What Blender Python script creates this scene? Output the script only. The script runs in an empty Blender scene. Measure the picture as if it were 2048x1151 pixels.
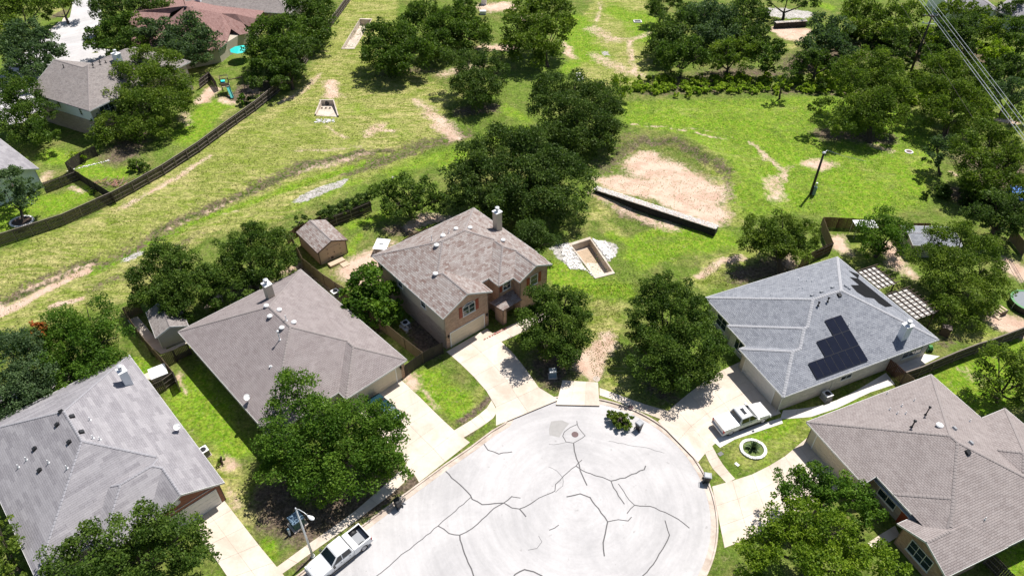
import bpy, bmesh, math, random
import numpy as np
from mathutils import Vector, Matrix
from mathutils.geometry import delaunay_2d_cdt

# ---------------------------------------------------------------- scene, camera, light
S = bpy.context.scene
COL = S.collection
CAM_H, FPX, PITCH = 60.0, 1420.0, math.radians(41)
cd = bpy.data.cameras.new('camera'); cam = bpy.data.objects.new('camera', cd); COL.objects.link(cam)
cam.location = (0, 0, CAM_H); cam.rotation_euler = (math.radians(49), 0, 0)
cd.sensor_width = 36; cd.lens = FPX/2048*36; cd.clip_end = 2000; cd.clip_start = 1
S.camera = cam
SUN_EL, SHADOW_AZ = math.radians(60), math.radians(-127.5)
to_sun = Vector((-math.cos(SHADOW_AZ)*math.cos(SUN_EL), -math.sin(SHADOW_AZ)*math.cos(SUN_EL), math.sin(SUN_EL)))
w = bpy.data.worlds.new('World'); S.world = w; w.use_nodes = True
nt = w.node_tree; bg = nt.nodes['Background']
sky = nt.nodes.new('ShaderNodeTexSky'); sky.sky_type = 'NISHITA'; sky.sun_disc = False
sky.sun_elevation = SUN_EL; sky.sun_rotation = math.atan2(to_sun.x, to_sun.y)
nt.links.new(sky.outputs[0], bg.inputs[0]); bg.inputs[1].default_value = 0.066
sl = bpy.data.lights.new('sun', 'SUN'); sl.energy = 4.75; sl.angle = math.radians(0.5); sl.color = (1, .965, .91)
so = bpy.data.objects.new('sun', sl); COL.objects.link(so)
so.rotation_euler = to_sun.to_track_quat('Z', 'Y').to_euler(); so.location = (40, 60, 80)
S.view_settings.view_transform = 'Standard'; S.view_settings.look = 'None'
S.view_settings.exposure = 0.45; S.view_settings.gamma = 1; S.view_settings.use_curve_mapping = False
S.render.engine = 'CYCLES'

rnd = random.Random(7)
# ---------------------------------------------------------------- surveying helpers
_c, _s = math.cos(PITCH), math.sin(PITCH)
def ray(px, py):
    x = (px-1024)/FPX; y = -(py-575.5)/FPX
    return Vector((x, _c + y*_s, -_s + y*_c))
def W(px, py, z=0.0):
    d = ray(px, py); t = (CAM_H - z)/-d.z
    return Vector((d.x*t, d.y*t, z))
def mpp(p):                       # metres per photo pixel at a world point
    return (p.y*_c + (CAM_H-p.z)*_s)/FPX
def K1(l): return [(x/3.006, 768+y/3.006) for x, y in l]
def K2(l): return [(512+x/3.006, 768+y/3.006) for x, y in l]
def K3(l): return [(1024+x/3.006, 768+y/3.006) for x, y in l]
def K4(l): return [(1536+x/3.006, 768+y/3.006) for x, y in l]

# ---------------------------------------------------------------- object helpers
def tag(o, label=None, cat=None, group=None, kind=None):
    if label: o['label'] = label
    if cat: o['category'] = cat
    if group: o['group'] = group
    if kind: o['kind'] = kind
    return o
def thing(name, label, cat, loc=(0, 0, 0), rz=0.0, group=None):
    o = bpy.data.objects.new(name, None); COL.objects.link(o); o.empty_display_size = .3
    o.location = loc; o.rotation_euler = (0, 0, rz)
    return tag(o, label, cat, group)
def link(name, me, parent=None):
    o = bpy.data.objects.new(name, me); COL.objects.link(o)
    if parent is not None: o.parent = parent
    return o
def copy_tree(o, parent=None):
    c = o.copy(); COL.objects.link(c)
    if parent is not None: c.parent = parent
    for ch in list(o.children): copy_tree(ch, c)
    return c

class MB:
    def __init__(s): s.v = []; s.f = []; s.m = []; s.uv = []
    def face(s, pts, m=0, uv=None):
        i = len(s.v); s.v += [tuple(p) for p in pts]; s.f.append(tuple(range(i, i+len(pts)))); s.m.append(m)
        s.uv += list(uv) if uv else [(0, 0)]*len(pts); return s
    def box(s, x0, x1, y0, y1, z0, z1, m=0, mat=None):
        c = [Vector(p) for p in ((x0,y0,z0),(x1,y0,z0),(x1,y1,z0),(x0,y1,z0),(x0,y0,z1),(x1,y0,z1),(x1,y1,z1),(x0,y1,z1))]
        if mat: c = [mat @ p for p in c]
        for q in ((3,2,1,0),(4,5,6,7),(0,1,5,4),(1,2,6,5),(2,3,7,6),(3,0,4,7)):
            p = [c[k] for k in q]
            a = (p[1]-p[0]).length; b = (p[3]-p[0]).length
            s.face(p, m, ((0,0),(a,0),(a,b),(0,b)))
        return s
    def bar(s, a, b, w, h, m=0, up=Vector((0,0,1))):    # box from a to b, width w, height h (centred)
        a = Vector(a); b = Vector(b); d = b-a; L = d.length
        if L < 1e-6: return s
        x = d/L; u = Vector(up)
        if abs(x.dot(u)) > .98: u = Vector((1,0,0))
        y = u.cross(x).normalized(); z = x.cross(y)
        M_ = Matrix((x, y, z)).transposed().to_4x4(); M_.translation = a
        return s.box(0, L, -w/2, w/2, -h/2, h/2, m, M_)
    def prism(s, pts, z0, z1, m=0, mt=None):            # vertical prism over plan polygon
        pts = [Vector((p[0], p[1])) for p in pts]
        A = sum(pts[i].x*pts[(i+1)%len(pts)].y-pts[(i+1)%len(pts)].x*pts[i].y for i in range(len(pts)))
        if A < 0: pts.reverse()
        n = len(pts); mt = m if mt is None else mt
        s.face([(p.x,p.y,z1) for p in pts], mt, [(p.x,p.y) for p in pts])
        s.face([(p.x,p.y,z0) for p in reversed(pts)], m)
        for i in range(n):
            a, b = pts[i], pts[(i+1)%n]; L = (b-a).length
            s.face([(a.x,a.y,z0),(b.x,b.y,z0),(b.x,b.y,z1),(a.x,a.y,z1)], m, ((0,z0),(L,z0),(L,z1),(0,z1)))
        return s
    def tube(s, pts, rad, n=8, m=0, caps=True):
        pts = [Vector(p) for p in pts]
        if not hasattr(rad, '__len__'): rad = [rad]*len(pts)
        rings = []
        for i, p in enumerate(pts):
            d = (pts[min(i+1, len(pts)-1)]-pts[max(i-1, 0)]).normalized()
            u = Vector((0,0,1)) if abs(d.z) < .9 else Vector((1,0,0))
            a = d.cross(u).normalized(); b = d.cross(a)
            rings.append([p + (a*math.cos(t)+b*math.sin(t))*rad[i] for t in [2*math.pi*k/n for k in range(n)]])
        base = len(s.v)
        for r in rings: s.v += [tuple(q) for q in r]
        for i in range(len(rings)-1):
            for k in range(n):
                q = (base+i*n+k, base+i*n+(k+1)%n, base+(i+1)*n+(k+1)%n, base+(i+1)*n+k)
                s.f.append(q); s.m.append(m); s.uv += [(0,0)]*4
        if caps:
            s.f.append(tuple(base+k for k in range(n))[::-1]); s.m.append(m); s.uv += [(0,0)]*n
            s.f.append(tuple(base+(len(rings)-1)*n+k for k in range(n))); s.m.append(m); s.uv += [(0,0)]*n
        return s
    def lathe(s, prof, n=16, m=0, c=(0,0,0)):
        base = len(s.v)
        for r, z in prof:
            s.v += [(c[0]+r*math.cos(2*math.pi*k/n), c[1]+r*math.sin(2*math.pi*k/n), c[2]+z) for k in range(n)]
        for i in range(len(prof)-1):
            for k in range(n):
                s.f.append((base+i*n+k, base+i*n+(k+1)%n, base+(i+1)*n+(k+1)%n, base+(i+1)*n+k)); s.m.append(m); s.uv += [(0,0)]*4
        s.f.append(tuple(base+(len(prof)-1)*n+k for k in range(n))); s.m.append(m); s.uv += [(0,0)]*n
        return s
    def mesh(s, name, mats, smooth=False, fix=True):
        me = bpy.data.meshes.new(name); me.from_pydata(s.v, [], s.f)
        for x in (mats if isinstance(mats, (list, tuple)) else [mats]): me.materials.append(x)
        me.polygons.foreach_set('material_index', s.m)
        ul = me.uv_layers.new(name='UVMap'); ul.data.foreach_set('uv', [c for u in s.uv for c in u])
        if smooth: me.polygons.foreach_set('use_smooth', [True]*len(s.f))
        me.update()
        return me
    def build(s, name, mats, parent=None, smooth=False, loc=None, bevel=0):
        o = link(name, s.mesh(name, mats, smooth), parent)
        if loc is not None: o.location = loc
        if bevel:
            b = o.modifiers.new('bevel', 'BEVEL'); b.width = bevel; b.segments = 2; b.limit_method = 'ANGLE'
        return o

# ---------------------------------------------------------------- materials
def _new(name):
    m = bpy.data.materials.new(name); m.use_nodes = True
    t = m.node_tree; p = t.nodes['Principled BSDF']; return m, t, p
def N(t, kind, **kw):
    n = t.nodes.new('ShaderNode'+kind)
    for k, v in kw.items():
        if k[0] == 'i' and k[1:].isdigit(): n.inputs[int(k[1:])].default_value = v
        elif k in n.inputs: n.inputs[k].default_value = v
        else: setattr(n, k, v)
    return n
def col4(c): return (c[0], c[1], c[2], 1)
def mixc(t, fac, a, b, mode='MIX'):
    n = t.nodes.new('ShaderNodeMix'); n.data_type = 'RGBA'; n.blend_type = mode; n.clamp_factor = True
    for s_, v in ((0, fac), (6, a), (7, b)):
        if isinstance(v, bpy.types.NodeSocket): t.links.new(v, n.inputs[s_])
        else: n.inputs[s_].default_value = v if s_ == 0 else col4(v)
    return n.outputs[2]
def math_(t, op, a, b=None, c=None, clamp=False):
    n = t.nodes.new('ShaderNodeMath'); n.operation = op; n.use_clamp = clamp
    for i, v in enumerate((a, b, c)):
        if v is None: continue
        if isinstance(v, bpy.types.NodeSocket): t.links.new(v, n.inputs[i])
        else: n.inputs[i].default_value = v
    return n.outputs[0]
def noise(t, scale, detail=4, rough=.55, vec=None, dist=0.0):
    n = N(t, 'TexNoise'); n.inputs['Scale'].default_value = scale; n.inputs['Detail'].default_value = detail
    n.inputs['Roughness'].default_value = rough; n.inputs['Distortion'].default_value = dist
    if vec is not None: t.links.new(vec, n.inputs['Vector'])
    return n.outputs['Fac']
def geo(t): return N(t, 'NewGeometry').outputs['Position']
def ramp(t, f, lo, hi):
    n = N(t, 'MapRange'); n.inputs[1].default_value = lo; n.inputs[2].default_value = hi; n.interpolation_type = 'SMOOTHSTEP'
    t.links.new(f, n.inputs[0]); return n.outputs[0]
def bump(t, p, h, dist=.02, strength=1.0):
    b = N(t, 'Bump'); b.inputs['Distance'].default_value = dist; b.inputs['Strength'].default_value = strength
    t.links.new(h, b.inputs['Height']); t.links.new(b.outputs[0], p.inputs['Normal'])
def mat(name, col, rough=.7, metal=0.0, var=.25, vs=2.0, bmp=0.0, bs=20.0, dirt=None, spec=None):
    m, t, p = _new(name); g = N(t, 'TexCoord').outputs['Object']
    n1 = noise(t, vs, 5, .6, g)
    c = mixc(t, n1, [x*(1-var) for x in col], [min(1, x*(1+var)) for x in col])
    if dirt:
        n2 = ramp(t, noise(t, .45, 6, .65, g), .5, .72)
        c = mixc(t, math_(t, 'MULTIPLY', n2, .6), c, dirt)
    t.links.new(c, p.inputs['Base Color']); p.inputs['Roughness'].default_value = rough; p.inputs['Metallic'].default_value = metal
    if spec is not None: p.inputs['Specular IOR Level'].default_value = spec
    if bmp: bump(t, p, noise(t, bs, 3, .6, g), bmp)
    return m
def glass(name, col=(.02, .035, .045), rough=.06):
    m, t, p = _new(name); g = N(t, 'TexCoord').outputs['Object']
    c = mixc(t, noise(t, .8, 2, .5, g), [x*.6 for x in col], [x*1.6 for x in col])
    t.links.new(c, p.inputs['Base Color']); p.inputs['Roughness'].default_value = rough; p.inputs['Specular IOR Level'].default_value = .8
    return m
def shingle(name, c1, c2, c3, bw=.45, rh=.16, bias=0.0, mort=.35, streak=.0, patch=.18):
    m, t, p = _new(name); uv = N(t, 'UVMap').outputs[0]
    br = N(t, 'TexBrick'); t.links.new(uv, br.inputs['Vector']); br.offset = .5; br.offset_frequency = 2
    for k, v in (('Color1', col4(c1)), ('Color2', col4(c2)), ('Mortar', col4([x*.45 for x in c1])), ('Scale', 1.0), ('Mortar Size', .012), ('Mortar Smooth', .4), ('Bias', bias), ('Brick Width', bw), ('Row Height', rh)):
        br.inputs[k].default_value = v
    b2 = N(t, 'TexBrick'); t.links.new(uv, b2.inputs['Vector']); b2.offset = .37; b2.offset_frequency = 2
    for k, v in (('Color1', (0,0,0,1)), ('Color2', (1,1,1,1)), ('Mortar', (0,0,0,1)), ('Scale', 1.0), ('Mortar Size', .0), ('Bias', -.15), ('Brick Width', bw*1.9), ('Row Height', rh*2)):
        b2.inputs[k].default_value = v
    c = mixc(t, math_(t, 'MULTIPLY', b2.outputs[0], .55), br.outputs[0], c3)
    big = noise(t, .35, 5, .6, uv); fine = noise(t, 9, 3, .7, uv)
    c = mixc(t, 1.0, c, mixc(t, big, [1-patch]*3, [1+patch]*3), 'MULTIPLY')
    c = mixc(t, 1.0, c, mixc(t, fine, [.72]*3, [1.28]*3), 'MULTIPLY')
    mq = N(t, 'Mapping'); mq.inputs['Scale'].default_value = (1.1, .12, 1); t.links.new(uv, mq.inputs[0])
    c = mixc(t, 1.0, c, mixc(t, noise(t, 1.0, 5, .7, mq.outputs[0]), [.84]*3, [1.14]*3), 'MULTIPLY')
    t.links.new(c, p.inputs['Base Color']); p.inputs['Roughness'].default_value = .92; p.inputs['Specular IOR Level'].default_value = .2
    sep = N(t, 'SeparateXYZ'); t.links.new(uv, sep.inputs[0])
    saw = math_(t, 'FRACT', math_(t, 'DIVIDE', sep.outputs[1], -rh))
    h = math_(t, 'ADD', math_(t, 'MULTIPLY', saw, .8), math_(t, 'MULTIPLY', br.outputs[1], -.6))
    h = math_(t, 'ADD', h, math_(t, 'MULTIPLY', fine, .8))
    bump(t, p, h, .03, mort*2)
    return m
def brickm(name, c1, c2, mort, stain=.2):
    m, t, p = _new(name); uv = N(t, 'UVMap').outputs[0]
    br = N(t, 'TexBrick'); t.links.new(uv, br.inputs['Vector'])
    for k, v in (('Color1', col4(c1)), ('Color2', col4(c2)), ('Mortar', col4(mort)), ('Scale', 1.0), ('Mortar Size', .012), ('Mortar Smooth', .2), ('Bias', 0.0), ('Brick Width', .24), ('Row Height', .085)):
        br.inputs[k].default_value = v
    c = mixc(t, 1.0, br.outputs[0], mixc(t, noise(t, 1.3, 5, .65, uv), [1-stain]*3, [1+stain]*3), 'MULTIPLY')
    b2 = N(t, 'TexBrick'); t.links.new(uv, b2.inputs['Vector']); b2.offset = .3
    for k, v in (('Color1', (0,0,0,1)), ('Color2', (1,1,1,1)), ('Mortar', (0,0,0,1)), ('Scale', 1.0), ('Mortar Size', .0), ('Bias', -.4), ('Brick Width', .5), ('Row Height', .17)):
        b2.inputs[k].default_value = v
    c = mixc(t, math_(t, 'MULTIPLY', b2.outputs[0], .5), c, [min(1, x*1.5) for x in c2])
    t.links.new(c, p.inputs['Base Color']); p.inputs['Roughness'].default_value = .9
    bump(t, p, br.outputs[1], -.01)
    return m
def concrete(name, col, dark, joints=False, s=.35, fine=.1):
    m, t, p = _new(name); g = geo(t)
    a = noise(t, s, 7, .65, g, .6); b = noise(t, 3.2, 6, .7, g)
    c = mixc(t, ramp(t, a, .35, .7), col, dark)
    c = mixc(t, 1.0, c, mixc(t, b, [1-fine]*3, [1+fine]*3), 'MULTIPLY')
    oi = N(t, 'ObjectInfo').outputs['Random']
    c = mixc(t, 1.0, c, mixc(t, oi, (.93, .93, .93), (1.05, 1.04, 1.03)), 'MULTIPLY')
    sp = ramp(t, noise(t, 1.1, 8, .75, g), .62, .74)
    c = mixc(t, math_(t, 'MULTIPLY', sp, .28), c, [x*.55 for x in dark])
    t.links.new(c, p.inputs['Base Color']); p.inputs['Roughness'].default_value = .88; p.inputs['Specular IOR Level'].default_value = .25
    bump(t, p, b, .01); return m
def road_mat():
    m = concrete('road_concrete', (.555, .535, .53), (.44, .425, .425), s=.13, fine=.12); t = m.node_tree; p = t.nodes['Principled BSDF']
    src = p.inputs['Base Color'].links[0].from_socket; g = geo(t)
    sb = N(t, 'VectorMath', operation='SUBTRACT'); t.links.new(g, sb.inputs[0]); sb.inputs[1].default_value = (6.4, 38.0, 0)
    ln = N(t, 'VectorMath', operation='LENGTH'); t.links.new(sb.outputs[0], ln.inputs[0])
    nrm = N(t, 'VectorMath', operation='NORMALIZE'); t.links.new(sb.outputs[0], nrm.inputs[0])
    add = N(t, 'VectorMath', operation='SCALE'); t.links.new(nrm.outputs[0], add.inputs[0]); add.inputs['Scale'].default_value = 1.2
    cb = N(t, 'CombineXYZ'); t.links.new(math_(t, 'MULTIPLY', ln.outputs['Value'], 1.3), cb.inputs[2])
    ad = N(t, 'VectorMath', operation='ADD'); t.links.new(add.outputs[0], ad.inputs[0]); t.links.new(cb.outputs[0], ad.inputs[1])
    c = mixc(t, 1.0, src, mixc(t, ramp(t, noise(t, 1.0, 6, .7, ad.outputs[0], .3), .3, .7), (.93, .93, .93), (1.06, 1.06, 1.06)), 'MULTIPLY')
    sp = ramp(t, noise(t, 1.9, 2, .5, g), .70, .76)
    c = mixc(t, math_(t, 'MULTIPLY', sp, .35), c, (.22, .20, .19))
    t.links.new(c, p.inputs['Base Color']); return m
def leafm(name, col, var=.8, trans=.38, hue=.05):
    m = bpy.data.materials.new(name); m.use_nodes = True; t = m.node_tree
    t.nodes.remove(t.nodes['Principled BSDF']); out = t.nodes['Material Output']
    at = N(t, 'Attribute'); at.attribute_name = 'tint'
    hs = N(t, 'HueSaturation'); hs.inputs['Color'].default_value = col4(col)
    big = noise(t, .35, 3, .5, geo(t))
    v = math_(t, 'ADD', math_(t, 'MULTIPLY', at.outputs['Fac'], var*1.6), 1-var*.8)
    v = math_(t, 'MULTIPLY', v, math_(t, 'ADD', math_(t, 'MULTIPLY', big, .7), .65))
    t.links.new(v, hs.inputs['Value'])
    t.links.new(math_(t, 'ADD', math_(t, 'MULTIPLY', at.outputs['Fac'], -hue), .5+hue*.4), hs.inputs['Hue'])
    d = N(t, 'BsdfDiffuse'); tr = N(t, 'BsdfTranslucent'); g = N(t, 'BsdfGlossy'); g.inputs['Roughness'].default_value = .45
    t.links.new(hs.outputs[0], d.inputs[0])
    tc = mixc(t, 1.0, hs.outputs[0], (1.1, 1.25, .5), 'MULTIPLY'); t.links.new(tc, tr.inputs[0])
    g.inputs[0].default_value = (.5, .55, .4, 1)
    a = N(t, 'MixShader'); a.inputs[0].default_value = trans; t.links.new(d.outputs[0], a.inputs[1]); t.links.new(tr.outputs[0], a.inputs[2])
    b = N(t, 'MixShader'); b.inputs[0].default_value = .015; t.links.new(a.outputs[0], b.inputs[1]); t.links.new(g.outputs[0], b.inputs[2])
    t.links.new(b.outputs[0], out.inputs[0]); return m

MAT = dict(
    road=road_mat(),
    pave=concrete('pavement_concrete', (.68, .595, .51), (.53, .445, .36), s=.3, fine=.13),
    pave_new=concrete('new_concrete', (.70, .67, .63), (.60, .575, .54), s=.4, fine=.05),
    kerb=concrete('kerb_concrete', (.60, .52, .45), (.42, .34, .28), s=.8, fine=.15),
    box_conc=concrete('drain_concrete', (.62, .55, .47), (.46, .38, .30), s=.5, fine=.15),
    joint=mat('joint_sand', (.30, .24, .18), .95, var=.3),
    tar=mat('tar_seal', (.10, .095, .095), .75, var=.3, vs=3),
    iron=mat('cast_iron', (.10, .06, .06), .6, .3, bmp=.01),
    shA=shingle('shingle_light_grey', (.25, .235, .25), (.285, .27, .285), (.42, .40, .41), .75, .2, -.2, .12, patch=.1),
    shB=shingle('shingle_taupe', (.255, .215, .21), (.295, .255, .25), (.34, .30, .29), .36, .2, 0, .35, patch=.08),
    shC=shingle('shingle_mixed_brown', (.19, .12, .10), (.36, .32, .30), (.38, .345, .325), .46, .24, .1, .4, patch=.05),
    shD=shingle('shingle_blue_grey', (.195, .205, .235), (.285, .295, .325), (.33, .34, .37), .30, .19, 0, .4, patch=.08),
    shE=shingle('shingle_warm_grey', (.265, .225, .215), (.315, .275, .265), (.36, .315, .30), .34, .2, 0, .4, patch=.08),
    shH=shingle('shingle_weathered', (.22, .19, .18), (.31, .28, .265), (.33, .29, .27), .3, .17, 0, .3, patch=.12),
    shM=shingle('shingle_maroon', (.24, .13, .115), (.32, .195, .175), (.36, .23, .21), .3, .17, 0, .3, patch=.1),
    capD=mat('ridge_cap_pale', (.36, .36, .38), .9, var=.4, vs=5, bmp=.03, bs=8),
    cap=mat('ridge_cap_grey', (.31, .30, .32), .9, var=.35, vs=5, bmp=.03, bs=8),
    capB=mat('ridge_cap_taupe', (.27, .235, .225), .9, var=.3, vs=5, bmp=.02, bs=8),
    brick_tan=brickm('brick_tan', (.36, .20, .125), (.50, .33, .23), (.42, .33, .26)),
    brick_red=brickm('brick_red', (.25, .075, .04), (.32, .12, .07), (.3, .2, .16)),
    brick_cream=brickm('brick_cream', (.60, .55, .49), (.68, .64, .58), (.58, .55, .50), .1),
    brick_grey=brickm('brick_greybrown', (.30, .24, .20), (.40, .33, .28), (.38, .32, .28)),
    siding=mat('siding_beige', (.50, .44, .35), .7, var=.08, bmp=.004, bs=5),
    siding_w=mat('siding_pale_blue', (.74, .77, .79), .7, var=.06),
    siding_t=mat('siding_tan', (.50, .38, .26), .75, var=.1, vs=4),
    siding_g=mat('siding_grey', (.42, .40, .37), .75, var=.1),
    trim=mat('white_trim', (.74, .73, .70), .55, var=.06),
    trim_b=mat('brown_trim', (.10, .065, .05), .6, var=.15),
    door=mat('garage_door_cream', (.62, .53, .39), .5, var=.06),
    door_w=mat('garage_door_white', (.66, .64, .60), .5, var=.05),
    shutter=mat('red_shutter', (.27, .045, .02), .6, var=.12),
    glass=glass('window_glass'), carglass=glass('car_glass', (.006, .010, .014), .12),
    blind=mat('window_blind', (.5, .52, .52), .5, var=.1),
    solar=mat('solar_glass', (.006, .007, .016), .12, var=.4, vs=1.5, spec=.7),
    solframe=mat('solar_frame', (.022, .022, .028), .45, .1),
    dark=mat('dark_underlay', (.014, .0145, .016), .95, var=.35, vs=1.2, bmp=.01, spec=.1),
    metal=mat('galvanised_metal', (.62, .63, .64), .45, .35, var=.12),
    vent_w=mat('white_vent', (.75, .75, .75), .5, var=.05),
    black=mat('black_plastic', (.018, .018, .02), .5, var=.2),
    rubber=mat('tyre_rubber', (.02, .02, .02), .85, var=.2),
    white=mat('white_car_paint', (.80, .80, .80), .22, 0, var=.02, spec=.7),
    silver=mat('pearl_car_paint', (.66, .66, .65), .25, .1, var=.02, spec=.7),
    rim=mat('wheel_alloy', (.5, .5, .52), .3, .8, var=.1),
    red=mat('tail_lamp_red', (.45, .03, .03), .2, var=.1),
    lamp=mat('head_lamp_lens', (.7, .72, .75), .1, var=.05),
    bluecar=mat('dark_teal_car_paint', (.012, .05, .07), .2, .2, var=.05, spec=.8),
    fence=mat('fence_shade_dark', (.055, .042, .034), .9, var=.4, vs=3, bmp=.01),  # near black: shade on the viewed picket faces is put into the colour
    fence_t=mat('fence_tan', (.22, .155, .095), .9, var=.35, vs=3, bmp=.01),
    fence_r=mat('fence_redbrown', (.11, .055, .035), .9, var=.35, vs=3, bmp=.01),
    rail=mat('fence_rail', (.20, .165, .135), .85, var=.25, vs=3),
    bark=mat('tree_bark', (.085, .065, .05), .95, var=.4, vs=5, bmp=.04, bs=7),
    pole=mat('creosote_pole', (.045, .032, .028), .9, var=.3),
    wood=mat('bare_lumber', (.55, .42, .30), .8, var=.2, vs=4),
    pergola=mat('pergola_timber', (.11, .075, .055), .8, var=.25),
    panelw=mat('patio_panel_white', (.50, .47, .44), .6, var=.06, vs=1),
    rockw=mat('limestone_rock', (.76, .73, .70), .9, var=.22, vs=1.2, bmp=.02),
    rock_shade=mat('gabion_rock_shaded', (.05, .045, .04), .95, var=.4, vs=1.5, bmp=.03),  # dark rock, blackened further so its colour holds the wall face's shade
    wire=mat('power_wire', (.62, .62, .62), .35, .5, var=.05),
    teal=mat('teal_plastic', (.01, .30, .27), .4, var=.1),
    teal_l=mat('turquoise_canvas', (.02, .62, .56), .6, var=.1),
    green=mat('green_steel', (.05, .12, .09), .5, var=.15),
    bluegrey=mat('bluegrey_steel', (.16, .24, .32), .4, .2, var=.15),
    lime=mat('lime_pad', (.03, .20, .03), .5, var=.1),
    tramp=mat('trampoline_mat', (.16, .18, .20), .6, var=.15),
    blue=mat('blue_tarp', (.02, .16, .55), .5, var=.15),
    pink=mat('rose_stone', (.50, .22, .18), .9, var=.3, vs=4),
    solarlid=mat('grey_lid', (.30, .31, .33), .5, var=.15),
    water=glass('standing_water', (.05, .045, .03), .08),
    mulch=mat('bare_mulch', (.09, .06, .045), .95, var=.4, vs=3),
    straw=mat('leaf_litter', (.28, .20, .15), .95, var=.4, vs=3),
    orange=leafm('leaf_orange', (.34, .13, .03)),
    dark_oak=leafm('leaf_dark_oak', (.072, .122, .028)),
    reed_leaf=leafm('leaf_reed', (.30, .42, .05), .5),
    agave=mat('agave_leaf', (.07, .115, .035), .6, var=.3),
    bed_green=mat('bed_planting', (.12, .17, .04), .9, var=.4, vs=6, bmp=.03),
    oak=leafm('leaf_oak', (.078, .138, .023)),
    blueoak=leafm('leaf_blue_oak', (.085, .140, .060)),
    bright=leafm('leaf_bright', (.083, .168, .020)),
    yellow_leaf=leafm('leaf_yellow_green', (.145, .235, .020)),
    olive=leafm('leaf_olive', (.115, .180, .026)),
    lime_leaf=leafm('leaf_lime', (.20, .30, .025)),
    grass_l=leafm('grass_tuft', (.20, .235, .05)),
    grass_g=leafm('grass_tuft_green', (.115, .22, .02)),
)

# ---------------------------------------------------------------- ground
def w2(p): q = W(p[0], p[1]); return (q.x, q.y)
CC = (6.44, 37.97); CR = 12.87
# road outline: face of the kerb, left straight run then the round end
left_run = [w2(p) for p in [(560,1178),(600,1148),(745,1037),(811,988),(838,968),(890,930),(944,893)]]
def angc(p): return math.atan2(p[1]-CC[1], p[0]-CC[0])
a0 = angc(w2((1040,832))); arc = []
n_arc = 64; a1 = math.radians(-75)
for i in range(n_arc+1):
    a = a0 + (a1-a0)*i/n_arc
    arc.append((CC[0]+CR*math.cos(a), CC[1]+CR*math.sin(a)))
mid = [w2(p) for p in [(985,862),(1012,846)]]
kerb_line = left_run + mid + arc
d0 = Vector(left_run[0])-Vector(left_run[1]); d0.normalize()
ext = Vector(left_run[0]) + d0*70
kerb_line = [tuple(ext)] + kerb_line
nr = Vector((d0.y, -d0.x)); nr = nr if nr.y < 0 else -nr
far = [tuple(ext + nr*9.5), tuple(Vector(kerb_line[-1]) + Vector((-6, -1.5)))]
road_poly = kerb_line + far[::-1]
def offset_line(line, d):       # d>0: away from the road
    out = []
    for i, p in enumerate(line):
        a = Vector(line[max(i-1, 0)]); b = Vector(line[min(i+1, len(line)-1)])
        t = (b-a).normalized(); n = Vector((-t.y, t.x))
        out.append((p[0]+n.x*d, p[1]+n.y*d))
    return out
# left of travel direction is outside because the line runs from lower left over the top to the right
kerb_back = offset_line(kerb_line, .16); gutter_in = offset_line(kerb_line, -.5)
hole_road = kerb_back + far[::-1]
RZ = -.12
boxes = {                        # sunken concrete basins: rim polygon on the ground
 'near': [w2(p) for p in [(1139,489),(1180,476),(1228,546),(1190,556)]],
 'far': [w2(p) for p in [(683,98),(720,38),(744,39),(709,98)]],
}
def inside(poly, X, Y):
    r = np.zeros(X.shape, bool); n = len(poly); j = n-1
    for i in range(n):
        xi, yi = poly[i]; xj, yj = poly[j]
        c = ((yi > Y) != (yj > Y)) & (X < (xj-xi)*(Y-yi)/(yj-yi+1e-12)+xi)
        r ^= c; j = i
    return r
rs = np.random.RandomState(3)
pts = []
y = 24.0
while y < 200:
    st = .55 if y < 75 else (.75 if y < 120 else 1.1)
    hw = 26+y*.78
    xs = np.arange(-hw, hw, st); pts.append(np.c_[xs+rs.uniform(-.18, .18, len(xs))*st, y+rs.uniform(-.18, .18, len(xs))*st]); y += st
for R_ in (12, 40, 120):
    g = np.arange(-900, 901, R_); 
    X, Y = np.meshgrid(g, g); X = X.ravel(); Y = Y.ravel()
    lim = {12: 260, 40: 500, 120: 1000}[R_]; inner = {12: None, 40: 260, 120: 500}[R_]
    k = (abs(X) < lim) & (abs(Y-100) < lim)
    if inner: k &= ~((abs(X) < inner) & (abs(Y-100) < inner))
    else: k &= ~((abs(X) < 28+Y*.78) & (Y > 22) & (Y < 202))
    pts.append(np.c_[X[k], Y[k]])
P = np.vstack(pts)
holes = [hole_road] + list(boxes.values())
keep = np.ones(len(P), bool)
for h in holes:
    keep &= ~inside(h, P[:, 0], P[:, 1])
P = P[keep]
vin = [Vector(p) for p in P]; edges = []
for h in holes:
    b = len(vin); n = len(h); vin += [Vector(p) for p in h]; edges += [(b+i, b+(i+1) % n) for i in range(n)]
vo, eo, fo, _, _, _ = delaunay_2d_cdt(vin, edges, [], 0, 1e-4)
V = np.array([(v.x, v.y) for v in vo]); F = np.array([f for f in fo if len(f) == 3])
cx = V[F].mean(1); kf = np.ones(len(F), bool)
for h in holes: kf &= ~inside(h, cx[:, 0], cx[:, 1])
F = F[kf]

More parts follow.
